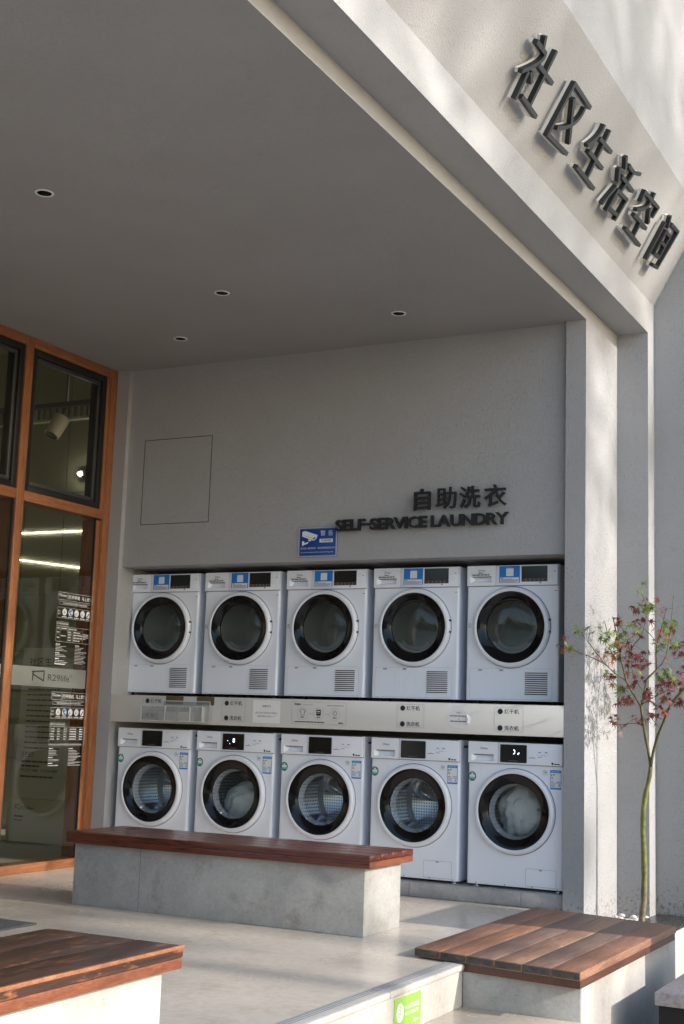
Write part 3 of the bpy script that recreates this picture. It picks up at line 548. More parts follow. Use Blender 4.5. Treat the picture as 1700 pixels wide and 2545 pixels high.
# ------------------------------------------------------------------ timber window wall
ww = thing('window_wall', 'orange timber framed window wall with dark glass and printed instructions at left', 'window wall')
XF, XB = -.147, -.285
MUL = [(-1.044, -.971), (-1.955, -1.882), (-2.866, -2.793), (-3.777, -3.704), (-4.688, -4.615)]
b = MB(); b.box(XB, XF, -.133, -.063, 0, 3.472, 'timber_upright', .003); b.box(XB, XF-.022, -.19, -.1335, .06, 2.37, 'timber_upright', .002)
for y0, y1 in MUL: b.box(XB, XF, y0, y1, 0, 3.472, 'timber_upright', .003)
b.build('mullions', ww)
bays = [(-.971, -.1335)]+[(MUL[i+1][1], MUL[i][0]) for i in range(len(MUL)-1)]
b = MB()
for y0, y1 in bays: b.box(XB, XF-.001, y0+.0005, y1-.0005, 3.408, 3.4715, 'timber_rail', .002); b.box(XB, XF-.001, y0+.0005, y1-.0005, 2.380, 2.446, 'timber_rail', .002); b.box(XB, XF-.0005, y0+.0005, y1-.0005, 0, .058, 'timber_rail', .003)
b.build('rails', ww)
for i, (y0, y1) in enumerate(bays):
    b = MB(); z0, z1 = 2.447, 3.407; a, c = y0+.002, y1-.036 if i == 0 else y1-.002
    if i == 0: b.box(XB, XF-.006, y1-.036, y1-.0005, z0, z1, 'timber_upright', .001)
    w = .045
    b.box(XB+.02, XF-.012, a, a+w, z0, z1, 'frame_black', .002); b.box(XB+.02, XF-.012, c-w, c, z0, z1, 'frame_black', .002); b.box(XB+.02, XF-.013, a+w, c-w, z0, z0+w, 'frame_black', .002); b.box(XB+.02, XF-.013, a+w, c-w, z1-w, z1, 'frame_black', .002)
    s = b.build('opening_sash', ww)
    b = MB(); a2, c2, e0, e1, w = a+.047, c-.047, z0+.047, z1-.047, .026
    b.box(-.20, -.176, a2, a2+w, e0, e1, 'sash_grey', .004); b.box(-.20, -.176, c2-w, c2, e0, e1, 'sash_grey', .004); b.box(-.20, -.1765, a2+w, c2-w, e0, e0+w, 'sash_grey', .004); b.box(-.20, -.1765, a2+w, c2-w, e1-w, e1, 'sash_grey', .004)
    b.build('inner_frame', s)
    b = MB(); b.box(-.192, -.186, a2+w, c2-w, e0+w, e1-w, 'window_glass'); b.build('glass_pane', s)
    b = MB(); g0, g1 = y0+.016, (y1-.068 if i == 0 else y1-.016)
    b.box(-.172, -.160, y0+.0005, g0, .06, 2.379, 'frame_black'); b.box(-.172, -.160, g1, g1+(.0105 if i == 0 else .0155), .06, 2.379, 'frame_black'); b.build('gasket', ww)
    b = MB(); b.box(-.171, -.163, g0, g1, .059, 2.379, 'window_glass'); b.build('glass_pane', ww)
    b = MB(); b.rect(y0+.017, g1-.001, 1.189, 1.315, -.1625, 'frosted_band', SIDE, .0006)
    if i == 0:
        XL = -.1614; lp = [[(-.762, 1.281), (-.640, 1.291)], [(-.748, 1.281), (-.753, 1.222)], [(-.640, 1.291), (-.640, 1.222)], [(-.640, 1.226), (-.757, 1.268)]]
        for (ax, az), (cx, cz) in lp:
            d = math.hypot(cx-ax, cz-az); nx, nz = -(cz-az)/d*.0045, (cx-ax)/d*.0045
            b.prism([(ax-nx, az-nz), (cx-nx, cz-nz), (cx+nx, cz+nz), (ax+nx, az+nz)], SIDE, .0008, 'ink', (XL, 0, 0))
        b.text('R29life', -.600, 1.229, .043, XL, 'ink', SIDE, width=.222, ext=.0006); b.text('+', -.368, 1.259, .017, XL, 'ink', SIDE, ext=.0006)
    b.build('frosted_strip', ww)
# printed white instructions on the glass
def decal(z0, pill, title, table_z, lower, name):
    b = MB(); X = -.1620; T = 'decal_white'
    fr = lambda y0, y1, a, c, w=.0016, r=.006: b.frame(y0, y1, a, c, w, X, .0004, T, SIDE, r)
    fr(-.549, -.447, z0-.052, z0); fr(-.443, -.175, z0-.053, z0)
    for (ay, az), (cy_, cz) in (((-.540, -.014), (-.516, -.010)), ((-.537, -.014), (-.538, -.030)), ((-.516, -.010), (-.514, -.030)), ((-.514, -.029), (-.537, -.018))):
        d = math.hypot(cy_-ay, cz-az); nx, nz = -(cz-az)/d*.0016, (cy_-ay)/d*.0016
        b.prism([(ay-nx, z0+az-nz), (cy_-nx, z0+cz-nz), (cy_+nx, z0+cz+nz), (ay+nx, z0+az+nz)], SIDE, .0005, T, (X, 0, 0))
    b.text('R29life+', -.508, z0-.029, .013, X, T, SIDE, width=.054, ext=.0005, off=.02)
    b.text('打开手机', -.436, z0-.040, .027, X, T, SIDE, width=.120, ext=.0005, off=.018); b.text('马上就洗', -.296, z0-.040, .027, X, T, SIDE, width=.112, ext=.0005, off=.012)
    fr(-.535, -.192, z0-.083, z0-.061, .0014, .010); b.text(pill, -.3635, z0-.077, .0095, X, T, SIDE, width=.255, align='C', ext=.0005, off=.025)
    fr(-.548, -.172, z0-.174, z0-.101)
    b.text('操作', -.542, z0-.134, .014, X, T, SIDE, ext=.0005); b.text('指引', -.542, z0-.153, .014, X, T, SIDE, ext=.0005)
    for i, y in enumerate((-.471, -.407, -.343, -.279, -.216)):
        b.disc(y, z0-.132, .0235, X, .0005, T, SIDE, 28); b.scribble(y-.024, y+.024, z0-.164, .006, X, T, SIDE)
        if i == 1: b.rr(y-.008, y+.012, z0-.152, z0-.114, .002, X+.0006, .0004, 'sticker_blue', SIDE); b.rect(y-.016, y-.006, z0-.135, z0-.118, X+.0006, 'ink', SIDE); b.rect(y-.004, y+.010, z0-.136, z0-.128, X+.0012, T, SIDE)
        elif i == 0: b.frame(y-.009, y+.009, z0-.148, z0-.116, .0012, X+.0006, .0004, 'ink_grey', SIDE, .002); b.frame(y-.005, y+.005, z0-.139, z0-.128, .003, X+.0006, .0004, 'ink_grey', SIDE, .002)
        elif i == 4: b.disc(y-.006, z0-.142, .006, X+.0006, .0004, 'ink', SIDE, 12); b.prism([(y-.004, z0-.135), (y+.010, z0-.135), (y+.006, z0-.116)], SIDE, .0005, 'sign_blue', (X+.0006, 0, 0))
        else: b.frame(y-.010, y+.010, z0-.150, z0-.114, .0012, X+.0006, .0004, 'ink_grey', SIDE, .003); b.disc(y-.006, z0-.136, .006, X+.0006, .0004, 'ink_grey', SIDE, 12)
    fr(-.548, -.548+title[1], z0-.227, z0-.198, .0014, .003); b.text(title[0], -.543, z0-.220, .0145, X, T, SIDE, width=title[1]-.012, ext=.0005, off=.02)
    t0, t1 = z0-.230, z0-table_z; fr(-.546, -.178, t1, t0, .0016, .008)
    if lower:
        rows = [t0-.023-.0155*i for i in range(5)]
        for z in rows: b.bar(-.538, -.186, z, .0008, X, T, SIDE)
        for i in range(5):
            z = t0-.0135-.0165*i
            for y, w in ((-.535, .04), (-.468, .03), (-.400, .03), (-.338, .07), (-.235, .035)): b.scribble(y, y+w, z, .006, X, T, SIDE)
        b.scribble(-.538, -.19, t1+.011, .005, X, T, SIDE)
    else:
        for y in (-.503, -.427, -.367, -.263): b.rect(y-.0006, y+.0006, t1+.002, t0-.001, X, T, SIDE)
        for y0, y1, z in ((-.545, -.264, t0-.022), (-.427, -.264, t0-.042), (-.545, -.503, t0-.055), (-.427, -.264, t0-.060), (-.427, -.264, t0-.078)): b.bar(y0, y1, z, .001, X, T, SIDE)
        for y0, y1, z in ((-.535, -.510, .012), (-.493, -.435, .012), (-.420, -.372, .013), (-.360, -.328, .013), (-.537, -.511, .040), (-.535, -.510, .075), (-.495, -.445, .062), (-.420, -.390, .033), (-.420, -.385, .051), (-.420, -.390, .069), (-.420, -.385, .088), (-.362, -.290, .033), (-.362, -.268, .051), (-.362, -.268, .069), (-.362, -.290, .088)): b.scribble(y0, y1, t0-z, .0065, X, T, SIDE)
        for k in range(4): b.scribble(-.258, -.19 if k < 3 else -.23, t0-.040-.010*k, .005, X, T, SIDE)
    z = t1-.018
    for col, w, nn in ((-.541, .12, 12), (-.338, .125, 13)):
        zz = z; i = 0
        while i < nn and zz > lower*0+z0-.485:
            head = i in (0, 5, 8) and not (col > -.4 and i); b.scribble(col, col+(.045 if head else w*random.uniform(.5, 1.1)), zz, .0065 if head else .0032, X, T, SIDE); zz -= .0125 if head else .0098; i += 1
            if i in (5, 8) and col < -.4: zz -= .006
    b.text('R29', -.543, z0-.489, .001, X, T, SIDE, ext=.0004) if False else None
    b.scribble(-.543, -.435, z0-.483, .007, X, T, SIDE); o = b.build(name, ww)
decal(1.827, 'INTELLIGENT DRYING FASTER THAN ONE STEP', ('烘干程序及时间参考', .127), .333, False, 'window_print')
decal(1.158, 'OPEN YOUR PHONE AND WASH IT RIGHT AWAY', ('洗衣程序及洗剂投放参考', .159), .355, True, 'window_print')

# ------------------------------------------------------------------ the room behind the glass
iw = thing('interior_walls', 'dim olive tiled room seen through the timber window wall', 'room')
b = MB(); b.box(-6, -.30, 1.6, 1.75, 0, 4.3, 'olive_wall')
for x in [-.58-.45*i for i in range(12)]: b.box(x-.002, x+.002, 1.5985, 1.6, .1, 4.29, 'olive_seam')
for z in (.62, 1.55, 2.95): b.box(-5.9, -.31, 1.5985, 1.6, z-.002, z+.002, 'olive_seam')
b.build('tiled_wall', iw)
b = MB(); b.box(-6.15, -6, -5.3, 1.75, 0, 4.3, 'olive_wall'); b.box(-6, -.29, -5.3, -5.15, 0, 4.3, 'olive_wall'); b.box(-.30, -.287, -5.15, -.0605, 3.473, 4.3, 'olive_wall'); b.box(-.30, -.15, -5.3, -4.69, 0, 3.47, 'stucco'); b.build('far_walls', iw)
b = MB(); b.box(-6.2, -.302, -5.3, 1.8, 4.3, 4.4, 'olive_wall'); b.build('room_ceiling', iw)
for (xa, za, xb, zb), lb in (((-5.2, 2.62, -.75, 2.594), 'straight warm light strip along the olive wall, the upper of two'), ((-5.2, 2.75, -1.5, 2.25), 'slanting warm light strip along the olive wall, the lower of two')):
    b = MB(); k = 12
    for i in range(k):
        t0, t1 = i/k, (i+1)/k; sag = lambda t: -.012*math.sin(math.pi*t) if zb < 2.5 else 0
        p = [Vector((xa+(xb-xa)*t, 1.585, za+(zb-za)*t+sag(t))) for t in (t0, t1)]; dz = Vector((0, 0, .002))
        b.poly([p[0]-dz, p[1]-dz, p[1]+dz, p[0]+dz], 'led')
    tag(b.build('light_strip'), lb, 'light')
tr = thing('track_rail', 'grey ladder track running across the room under the olive ceiling', 'track')
b = MB(); b.box(-4.5, -.4, 1.10, 1.16, 3.60, 3.64, 'track_grey'); b.box(-4.5, -.4, 1.10, 1.16, 3.48, 3.50, 'fixture_white')
for i in range(60): x = -4.4+.066*i; b.box(x, x+.008, 1.115, 1.145, 3.50, 3.60, 'track_grey')
b.build('rail', tr)
for x in (-1.6, -3.2): b = MB(); b.box(x, x+.015, 1.12, 1.14, 3.64, 4.3, 'track_grey'); b.build('hanger', tr)
sp = thing('spot_head', 'cream cylindrical spotlight head hanging from the track inside the room', 'spotlight', (-1.60, 1.04, 3.42))
b = MB(); b.tube([(.02, .03, .075, .07), (0, 0, .0, .07), (-.025, -.04, -.09, .066)], 'fixture_white', 20); b.build('housing', sp)
b = MB(); b.tube([(-.0255, -.041, -.092, .055), (-.027, -.044, -.098, .05)], 'gloss_black', 20); b.build('lens', sp)
b = MB(); b.tube([(.02, .03, .07, .012), (.02, .06, .16, .012)], 'track_grey', 8); b.build('bracket', sp)
b = MB(); b.tube([(-1.741, 1.55, 3.105, .013), (-1.742, 1.53, 3.102, .012)], 'spot_glow', 16); b.tube([(-1.741, 1.599, 3.106, .03), (-1.741, 1.552, 3.105, .03)], 'track_grey', 16); tag(b.build('wall_spot'), 'small bright lamp glowing on the olive wall inside the room', 'lamp')
bd = thing('notice_board', 'tall pale standing notice board headed 社区生活美好公约 behind the glass', 'notice board')
b = MB(); b.box(-1.62, -1.07, .83, .86, .345, 1.532, 'board_white', .004); b.build('board', bd)
YB = .8295

for s, zz in (('社区生活', 1.388), ('美好公约', 1.292)): b = MB(); b.text(s, -1.545, zz, .066, YB, 'ink', width=.30, ext=.0006); b.build('heading', bd)
z = 1.20
for i in range(12): b = MB(); b.scribble(-1.545, -1.545+random.uniform(.30, .42), z, .012, YB, 'ink_grey'); b.build('text_line', bd); z -= .042
b = MB(); b.text('注意事项', -1.565, .678, .032, YB, 'ink', width=.125, ext=.0006); b.bar(-1.565, -1.44, .670, .003, YB, 'ink'); b.build('heading', bd)
for x1, zz in ((-1.28, .632), (-1.38, .597), (-1.23, .515)): b = MB(); b.scribble(-1.565, x1, zz, .014, YB, 'ink_grey'); b.build('text_line', bd)
b = MB(); b.text('177 2157 9208 / 173 2310 9209', -1.565, .553, .021, YB, 'ink', width=.37, ext=.0006, off=.008); b.build('phone_number', bd)
pb = thing('display_plinth', 'low cream display plinth with a small printed logo below the notice board', 'plinth')
b = MB(); b.box(-1.66, -1.03, .81, 1.10, .012, .343, 'plinth_cream', .003); b.build('plinth_box', pb)
b = MB(); YB = .8095
for (ax, az), (cx, cz) in (((-1.58, .290), (-1.535, .293)), ((-1.575, .290), (-1.578, .258)), ((-1.535, .293), (-1.533, .256)), ((-1.533, .258), (-1.578, .280))):
    d = math.hypot(cx-ax, cz-az); nx, nz = -(cz-az)/d*.002, (cx-ax)/d*.002
    b.prism([(ax-nx, az-nz), (cx-nx, cz-nz), (cx+nx, cz+nz), (ax+nx, az+nz)], FRONT, .0006, 'ink', (0, YB, 0))
b.text('R29life+', -1.515, .258, .028, YB, 'ink', width=.13, ext=.0006); b.build('logo_print', pb)
for x1, zz, w, m_ in ((-1.49, .205, .011, 'ink'), (-1.50, .175, .009, 'ink_grey')): b = MB(); b.scribble(-1.58, x1, zz, w, YB, m_); b.build('text_line', pb)
# ================================================================== benches, deck, planter
bn = thing('bench', 'long concrete bench with a dark red wood top standing before the washing machines', 'bench')
b = MB(); xs = [.956, 1.395, 1.86, 2.28, 2.722]
b.box(.956, 2.722, -1.622, -1.205, 0, .327, 'cast_concrete', .004)
b.box(1.3935, 1.3965, -1.6228, -1.6218, .002, .326, 'ink_grey'); b.box(2.279, 2.2805, -1.6225, -1.6218, .002, .326, 'ink_pale'); b.box(1.859, 1.860, -1.6225, -1.6218, .05, .30, 'ink_pale')
b.build('concrete_base', bn)
b = MB(); ys = [-1.677, -1.553, -1.429, -1.305, -1.166]
for y0, y1 in zip(ys, ys[1:]): b.box(.932, 2.772, y0+.001, y1-.001, .361, .3895, 'bench_wood', .003)
b.build('seat_boards', bn)
b = MB(); b.box(.934, 2.770, -1.675, -1.168, .3275, .3605, 'bench_wood', .003); b.box(2.7702, 2.7718, -1.673, -1.17, .330, .3595, 'bench_edge'); b.build('seat_frame', bn)
b2 = thing('bench', 'near bench at lower left, worn dark wood top on a white concrete base', 'bench')
b = MB(); b.box(3.06, 3.452, -6.6, -4.37, 0, .327, 'pale_concrete', .004); b.build('concrete_base', b2)
b = MB()
for x0, x1 in ((3.012, 3.165), (3.165, 3.33), (3.33, 3.497)): b.box(x0+.001, x1-.001, -6.7, -4.335, .358, .3895, 'bench_wood_worn', .004)
b.build('seat_boards', b2)
b = MB(); b.box(3.4965, 3.4990, -6.7, -4.336, .381, .3912, 'worn_edge', .001); b.box(3.490, 3.4975, -6.7, -4.336, .3896, .3912, 'worn_edge'); b.build('worn_edge_strip', b2)
b = MB(); b.box(3.014, 3.495, -6.7, -4.338, .3275, .3575, 'bench_edge', .003); b.build('seat_frame', b2)
b = MB(); b.box(.30, 1.288, -3.5, -2.301, .0, .010, 'mat_loop', .003); tag(b.build('door_mat'), 'dark grey loop door mat lying on the floor by the windows, left edge', 'mat')

dk = thing('timber_deck', 'low weathered plank deck seat on a concrete block at the step, lower right', 'deck')
b = MB(); A, B_, C_, D_ = Vector((3.143, -1.960)), Vector((3.945, -2.085)), Vector((3.952, -.47)), Vector((3.125, -.285))
n = 6
for i in range(n):
    t0, t1 = i/n+.0011, (i+1)/n-.0011; dm = ('deck_wood', 'deck_wood', 'deck_grey', 'deck_tan', 'deck_grey', 'deck_wood')[i]
    q = [A.lerp(B_, t0), A.lerp(B_, t1), D_.lerp(C_, t1), D_.lerp(C_, t0)]
    lo, hi = .006, .042
    v = [b.bm.verts.new((p.x, p.y, lo)) for p in q]+[b.bm.verts.new((p.x, p.y, hi)) for p in q]
    fs = [b.face([v[k] for k in f], dm) for f in ((0,3,2,1),(4,5,6,7),(1,2,6,5),(2,3,7,6),(3,0,4,7))]+[b.face([v[k] for k in (0,1,5,4)], 'deck_edge')]
    r = bmesh.ops.bevel(b.bm, geom=list({e for f in fs for e in f.edges}), offset=.004, segments=2, profile=.5, affect='EDGES')
    for f in r['faces']: f.material_index = b.mi(dm)
b.build('deck_boards', dk)
b = MB(); b.prism([(3.16, -1.94), (3.93, -2.06), (3.94, -.49), (3.14, -.30)], Matrix.Identity(3), .0008, 'dark_void', (0, 0, .0052)); b.build('gap_shade', dk)  # dark sheet that paints the shade in the gaps between the boards
b = MB(); v = [(3.40, -1.995), (3.938, -2.07), (3.946, -.48), (3.40, -.37)]; b.prism(v, Matrix.Identity(3), .032, 'deck_side', (0, 0, -.027)); b.build('deck_frame', dk)
b = MB(); b.box(3.392, 3.918, -1.995, -.36, -.44, -.0275, 'cast_concrete', .003)
b.box(3.9182, 3.9198, -1.99, -.365, -.44, -.029, 'pale_concrete'); b.build('concrete_block', dk)
b = MB(); b.box(4.11, 4.9, -1.545, -.5, -.155, -.098, 'granite', .006); g = b.build('granite_step'); tag(g, 'pinkish granite slab step at the lower right corner beside the deck', 'step')
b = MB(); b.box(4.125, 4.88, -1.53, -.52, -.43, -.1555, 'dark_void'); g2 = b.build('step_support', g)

pt = thing('planter', 'low planter of pale stone with a wet black coping behind the deck', 'planter')
b = MB(); b.box(3.45, 3.766, -.26, .776, -.44, -.093, 'pale_concrete', .003); b.build('planter_wall', pt)
b = MB(); b.box(3.545, 3.772, -.27, .776, -.0925, -.070, 'black_slab', .002); b.build('coping', pt)
b = MB(); b.box(3.335, 3.5445, -.26, .616, -.3, -.092, 'cast_concrete'); b.build('planting_bed', pt)
random.seed(11)
def pebble(c, r):
    b = MB(); bmesh.ops.create_icosphere(b.bm, subdivisions=2, radius=1)
    k = (random.uniform(.8, 1.3), random.uniform(.7, 1.1), random.uniform(.45, .7)); ph = [random.uniform(0, 6) for _ in range(3)]
    for v in b.bm.verts: s = 1+.12*math.sin(2.3*v.co.x+ph[0])+.12*math.sin(2.1*v.co.y+ph[1]); v.co = Vector((v.co.x*k[0], v.co.y*k[1], v.co.z*k[2]))*r*s
    b.mi('pebble')
    for f in b.bm.faces: f.smooth = True
    return b
proto = [pebble(None, .02).build('pebble', sharp=180) for _ in range(4)]
PB = []
for k in range(60):
    x, y = random.uniform(3.35, 3.54), random.uniform(.12, .60)
    if any((x-a)**2+(y-c)**2 < .026**2 for a, c in PB) or (x-3.56)**2+(y-.21)**2 < .03**2: continue
    PB.append((x, y)); src = proto[k % 4]; o = src if len(PB) <= 4 and k < 4 else src.copy()
    if o is not src: COL.objects.link(o)
    o.location = (x, y, -.080+random.uniform(0, .012)); o.rotation_euler = (0, 0, random.uniform(0, 6)); s = random.uniform(.7, 1.15); o.scale = (s, s, s)
    tag(o, 'smooth whitish pebble lying in the bed around the maple trunk', 'pebble', 'white pebbles in the planter bed')
# green step warning on the riser
gs = thing('step_sign', 'bright green WATCH YOUR STEP sticker on the pale step riser', 'sign')
b = MB(); b.rr(-2.69, -2.437, -.163, -.036, .002, 3.389, .0015, 'safety_green', SIDE); b.build('sign_sheet', gs)
b = MB(); X = 3.3908
b.disc(-2.637, -.092, .036, X, .0005, 'sticker_white', SIDE, 32, .9)
def seg(pts, w, m, X2):
    for (ay, az), (cy_, cz) in zip(pts, pts[1:]):
        d = math.hypot(cy_-ay, cz-az); nx, nz = -(cz-az)/d*w/2, (cy_-ay)/d*w/2
        b.prism([(ay-nx, az-nz), (cy_-nx, cz-nz), (cy_+nx, cz+nz), (ay+nx, az+nz)], SIDE, .0004, m, (X2, 0, 0))
seg([(-2.650, -.076), (-2.637, -.083), (-2.622, -.070)], .004, 'safety_green', X+.0006); seg([(-2.636, -.082), (-2.634, -.096), (-2.646, -.110)], .005, 'safety_green', X+.0007); seg([(-2.634, -.095), (-2.648, -.094), (-2.652, -.102)], .004, 'safety_green', X+.0008)
b.disc(-2.634, -.071, .0045, X+.0006, .0004, 'safety_green', SIDE, 12); seg([(-2.648, -.116), (-2.636, -.116), (-2.636, -.108), (-2.624, -.108), (-2.624, -.100)], .002, 'ink_pale', X+.0006)
b.text('小心台阶 注意安全', -2.595, -.088, .0205, X, 'sticker_white', SIDE, width=.140, ext=.0006, off=.012); b.text('WATCH YOUR STEP', -2.592, -.111, .0145, X, 'sticker_white', SIDE, width=.130, ext=.0006, off=.012)
seg([(-2.512, -.132), (-2.495, -.132)], .003, 'sticker_white', X); seg([(-2.510, -.132), (-2.511, -.146)], .003, 'sticker_white', X+.0002); seg([(-2.495, -.132), (-2.494, -.147), (-2.511, -.139)], .003, 'sticker_white', X+.0003); b.text('R29life+', -2.488, -.146, .011, X, 'sticker_white', SIDE, width=.036, ext=.0006); b.build('sign_print', gs)

# ------------------------------------------------------------------ the maple
mp = thing('maple_tree', 'slender young Japanese maple with red and green leaves in front of the pillar', 'tree', (0, 0, 0))
b = MB()
for L in BRANCHES:
    # a little extra wobble between the joints
    P_ = []
    for p, q_ in zip(L, L[1:]):
        for t in (0, .5): P_.append(tuple(p[i]+(q_[i]-p[i])*t+(random.uniform(-.0012, .0012) if t else 0) for i in range(4)))
    P_.append(L[-1]); b.tube([(x, y, z, max(r*random.uniform(.9, 1.12), .0009)) for x, y, z, r in P_], 'maple_bark', 8)
b.build('trunk', mp, sharp=180)
b = MB(); random.seed(23)
LOBES = [(-128, .42), (-84, .74), (-40, .95), (0, 1.05), (40, .95), (84, .74), (128, .42)]
def leaf(c, size, m, twig):
    n = Vector((random.gauss(0, .55), random.gauss(-.25, .6), random.gauss(.55, .5))).normalized()
    d = Vector((random.gauss(0, 1), random.gauss(0, .7), random.gauss(-.55, .5))); d = (d-n*d.dot(n)).normalized(); s = n.cross(d)
    pts = []
    for i, (a, l) in enumerate(LOBES):
        f = lambda ang, rad, dr: c+(d*math.cos(R(ang))+s*math.sin(R(ang)))*rad*size-Vector((0, 0, dr*size))
        pts.append(f(a, l, random.uniform(.05, .34)*l))
        if i < len(LOBES)-1: pts.append(f((a+LOBES[i+1][0])/2, .24, .02))
    pts.append(c-d*size*.10); cv = b.bm.verts.new(c); vs = [b.bm.verts.new(p) for p in pts]
    # every lobe is widened so it reads as a blade
    for i in range(len(vs)): b.face([cv, vs[i], vs[(i+1) % len(vs)]], m)
    t0 = c-d*size*.1; b.tube([(t0.x, t0.y, t0.z, .0005), (twig.x, twig.y, twig.z, .0006)], 'maple_bark', 3, False)
ALLP = [Vector(p[:3])*(1-t)+Vector(q_[:3])*t for L in BRANCHES for p, q_ in zip(L, L[1:]) for t in (0, .25, .5, .75)]
for k, n, x, y, z in CLUSTERS:
    c0 = Vector((x, y, z)); tw = min(ALLP, key=lambda v: (v-c0).length); ray = c0-Vector(co.matrix_world.translation); c0 += ray*(((y-.2)*.5+(tw.y-y)*.3)/ray.y)
    hub = c0.lerp(tw, .25)
    if (hub-tw).length > .012: b.tube([(tw.x, tw.y, tw.z, .0011), (hub.x, hub.y, hub.z, .0007)], 'maple_bark', 4, False)
    for i in range(n+(random.random() < .5)):
        c = c0+Vector((random.gauss(0, .018), random.gauss(0, .05), random.gauss(0, .016)))
        kk = k if random.random() > .1 else random.choice((0, 1, 2))
        leaf(c, random.uniform(.028, .042)*(1.1 if k == 0 else 1), ('leaf_green', 'leaf_orange', 'leaf_red')[kk], hub)
b.build('crown', mp, sharp=10)

# ================================================================== the machines
W_, H_, D2 = .595, .83, .56
def shell(b, cx, cz, rh, ztop):
    """cabinet: front sheet with a round door opening, rounded front corners, sides, top, bottom, back"""
    n = 64; b.plate([(.014, 0), (W_-.014, 0), (W_-.014, ztop), (.014, ztop)], [circ(cx, cz, rh, n)], lambda x, z: (x, 0, z), 'enamel')
    for sx in (0, 1):
        X = lambda d: d if sx == 0 else W_-d
        prof = [(.014, 0), (.0085, .0012), (.004, .004), (.0012, .0085), (0, .014), (0, .11), (.004, .114), (.004, D2)]
        for (a, ya), (c, yc) in zip(prof, prof[1:]):
            q = [(X(a), ya, 0), (X(c), yc, 0), (X(c), yc, H_), (X(a), ya, H_)]
            f = b.poly(q if sx else q[::-1], 'enamel' if yc <= .014 else 'enamel_side'); f.smooth = yc <= .014
    b.poly([(.004, .008, H_-.001), (W_-.004, .008, H_-.001), (W_-.004, D2, H_-.001), (.004, D2, H_-.001)], 'enamel'); b.poly([(.004, .008, 0), (.004, D2, 0), (W_-.004, D2, 0), (W_-.004, .008, 0)], 'enamel_side')
    b.poly([(.004, D2, 0), (.004, D2, H_), (W_-.004, D2, H_), (W_-.004, D2, 0)], 'enamel_side')
def fascia_left(b, yf, holez):
    """drawer front with its recessed grip"""
    x0, x1, z0, z1 = .024, .165, holez[0], holez[1]
    b.plate([(.004, .703), (.1925, .703), (.1925, .828), (.004, .828)], [[(x0, z0), (x1, z0), (x1, z1), (x0, z1)]], lambda x, z: (x, yf, z), 'enamel')
    d = .022; k = [(x0, yf, z0), (x1, yf, z0), (x1, yf, z1), (x0, yf, z1)]; e = [(x0+.02, yf+d*.6, z0+.006), (x1-.003, yf+d, z0+.008), (x1-.003, yf+d, z1), (x0+.03, yf+d, z1)]
    for i in range(4): b.poly([k[i], k[(i+1) % 4], e[(i+1) % 4], e[i]], 'enamel')
    b.poly(e, 'enamel'); b.rect(x0+.016, x1-.001, z1-.006, z1-.0005, yf+.004, 'ink_grey')
    for q in ([(.004, yf, .703), (.004, .02, .703), (.1925, .02, .703), (.1925, yf, .703)], [(.004, yf, .828), (.1925, yf, .828), (.1925, .02, .828), (.004, .02, .828)], [(.004, yf, .703), (.004, yf, .828), (.004, .02, .828), (.004, .02, .703)], [(.1925, yf, .703), (.1925, .02, .703), (.1925, .02, .828), (.1925, yf, .828)]): b.poly(q, 'enamel')
def brandmark(b, x, z, w, y):
    b.ring(x+.008, z+.0062, .0078, .0012, y, .0005, 'ink', n=18, a0=60, a1=330); b.text('Midea', x+.0085, z, .0115, y, 'ink', width=w-.0085, ext=.0005, shear=.12)
def feet(t, zdrop, m):
    for x in (.045, .55):
        for y in (.05, .50):
            b = MB(); b.lathe([(.009, .001), (.009, -zdrop+.007), (.020, -zdrop+.006), (.021, -zdrop+.0005), (0, -zdrop+.0004)], x, y, m, 16, 'z'); b.build('foot', t)
def door_parts(t, cx, cz, flatglass):
    b = MB(); b.lathe([(.247, 0), (.2475, -.012), (.246, -.022), (.241, -.029), (.233, -.033), (.224, -.033), (.2195, -.030)], cx, cz, 'enamel_ring', 80); b.ring(cx, cz, .2515, .0045, -.0006, .0003, 'seam_grey', n=80); d = b.build('door', t)
    b = MB(); b.lathe([(.2193, -.0295), (.214, -.0285), (.200, -.024), (.178, -.015), (.166, -.0085), (.1625, -.004), (.1618, .004)], cx, cz, 'gloss_black', 80); b.build('door_trim', d)
    if not flatglass: b = MB(); b.lathe([(.1600, -.0025), (.156, .006), (.149, .024), (.144, .046)], cx, cz, 'bowl_rim', 64); b.build('window_rim', d)  # pale haze in the rim glass stands in for the bowl edge's highlight
    b = MB()
    if flatglass: b.lathe([(.1615, -.0045), (.150, -.0095), (.12, -.014), (.08, -.017), (.04, -.0185), (0, -.019)], cx, cz, 'dryer_glass', 64)
    else: b.lathe([(.1435, .047), (.132, .075), (.110, .088), (.07, .094), (0, .096)], cx, cz, 'door_glass', 64)
    b.build('door_window', d); return d
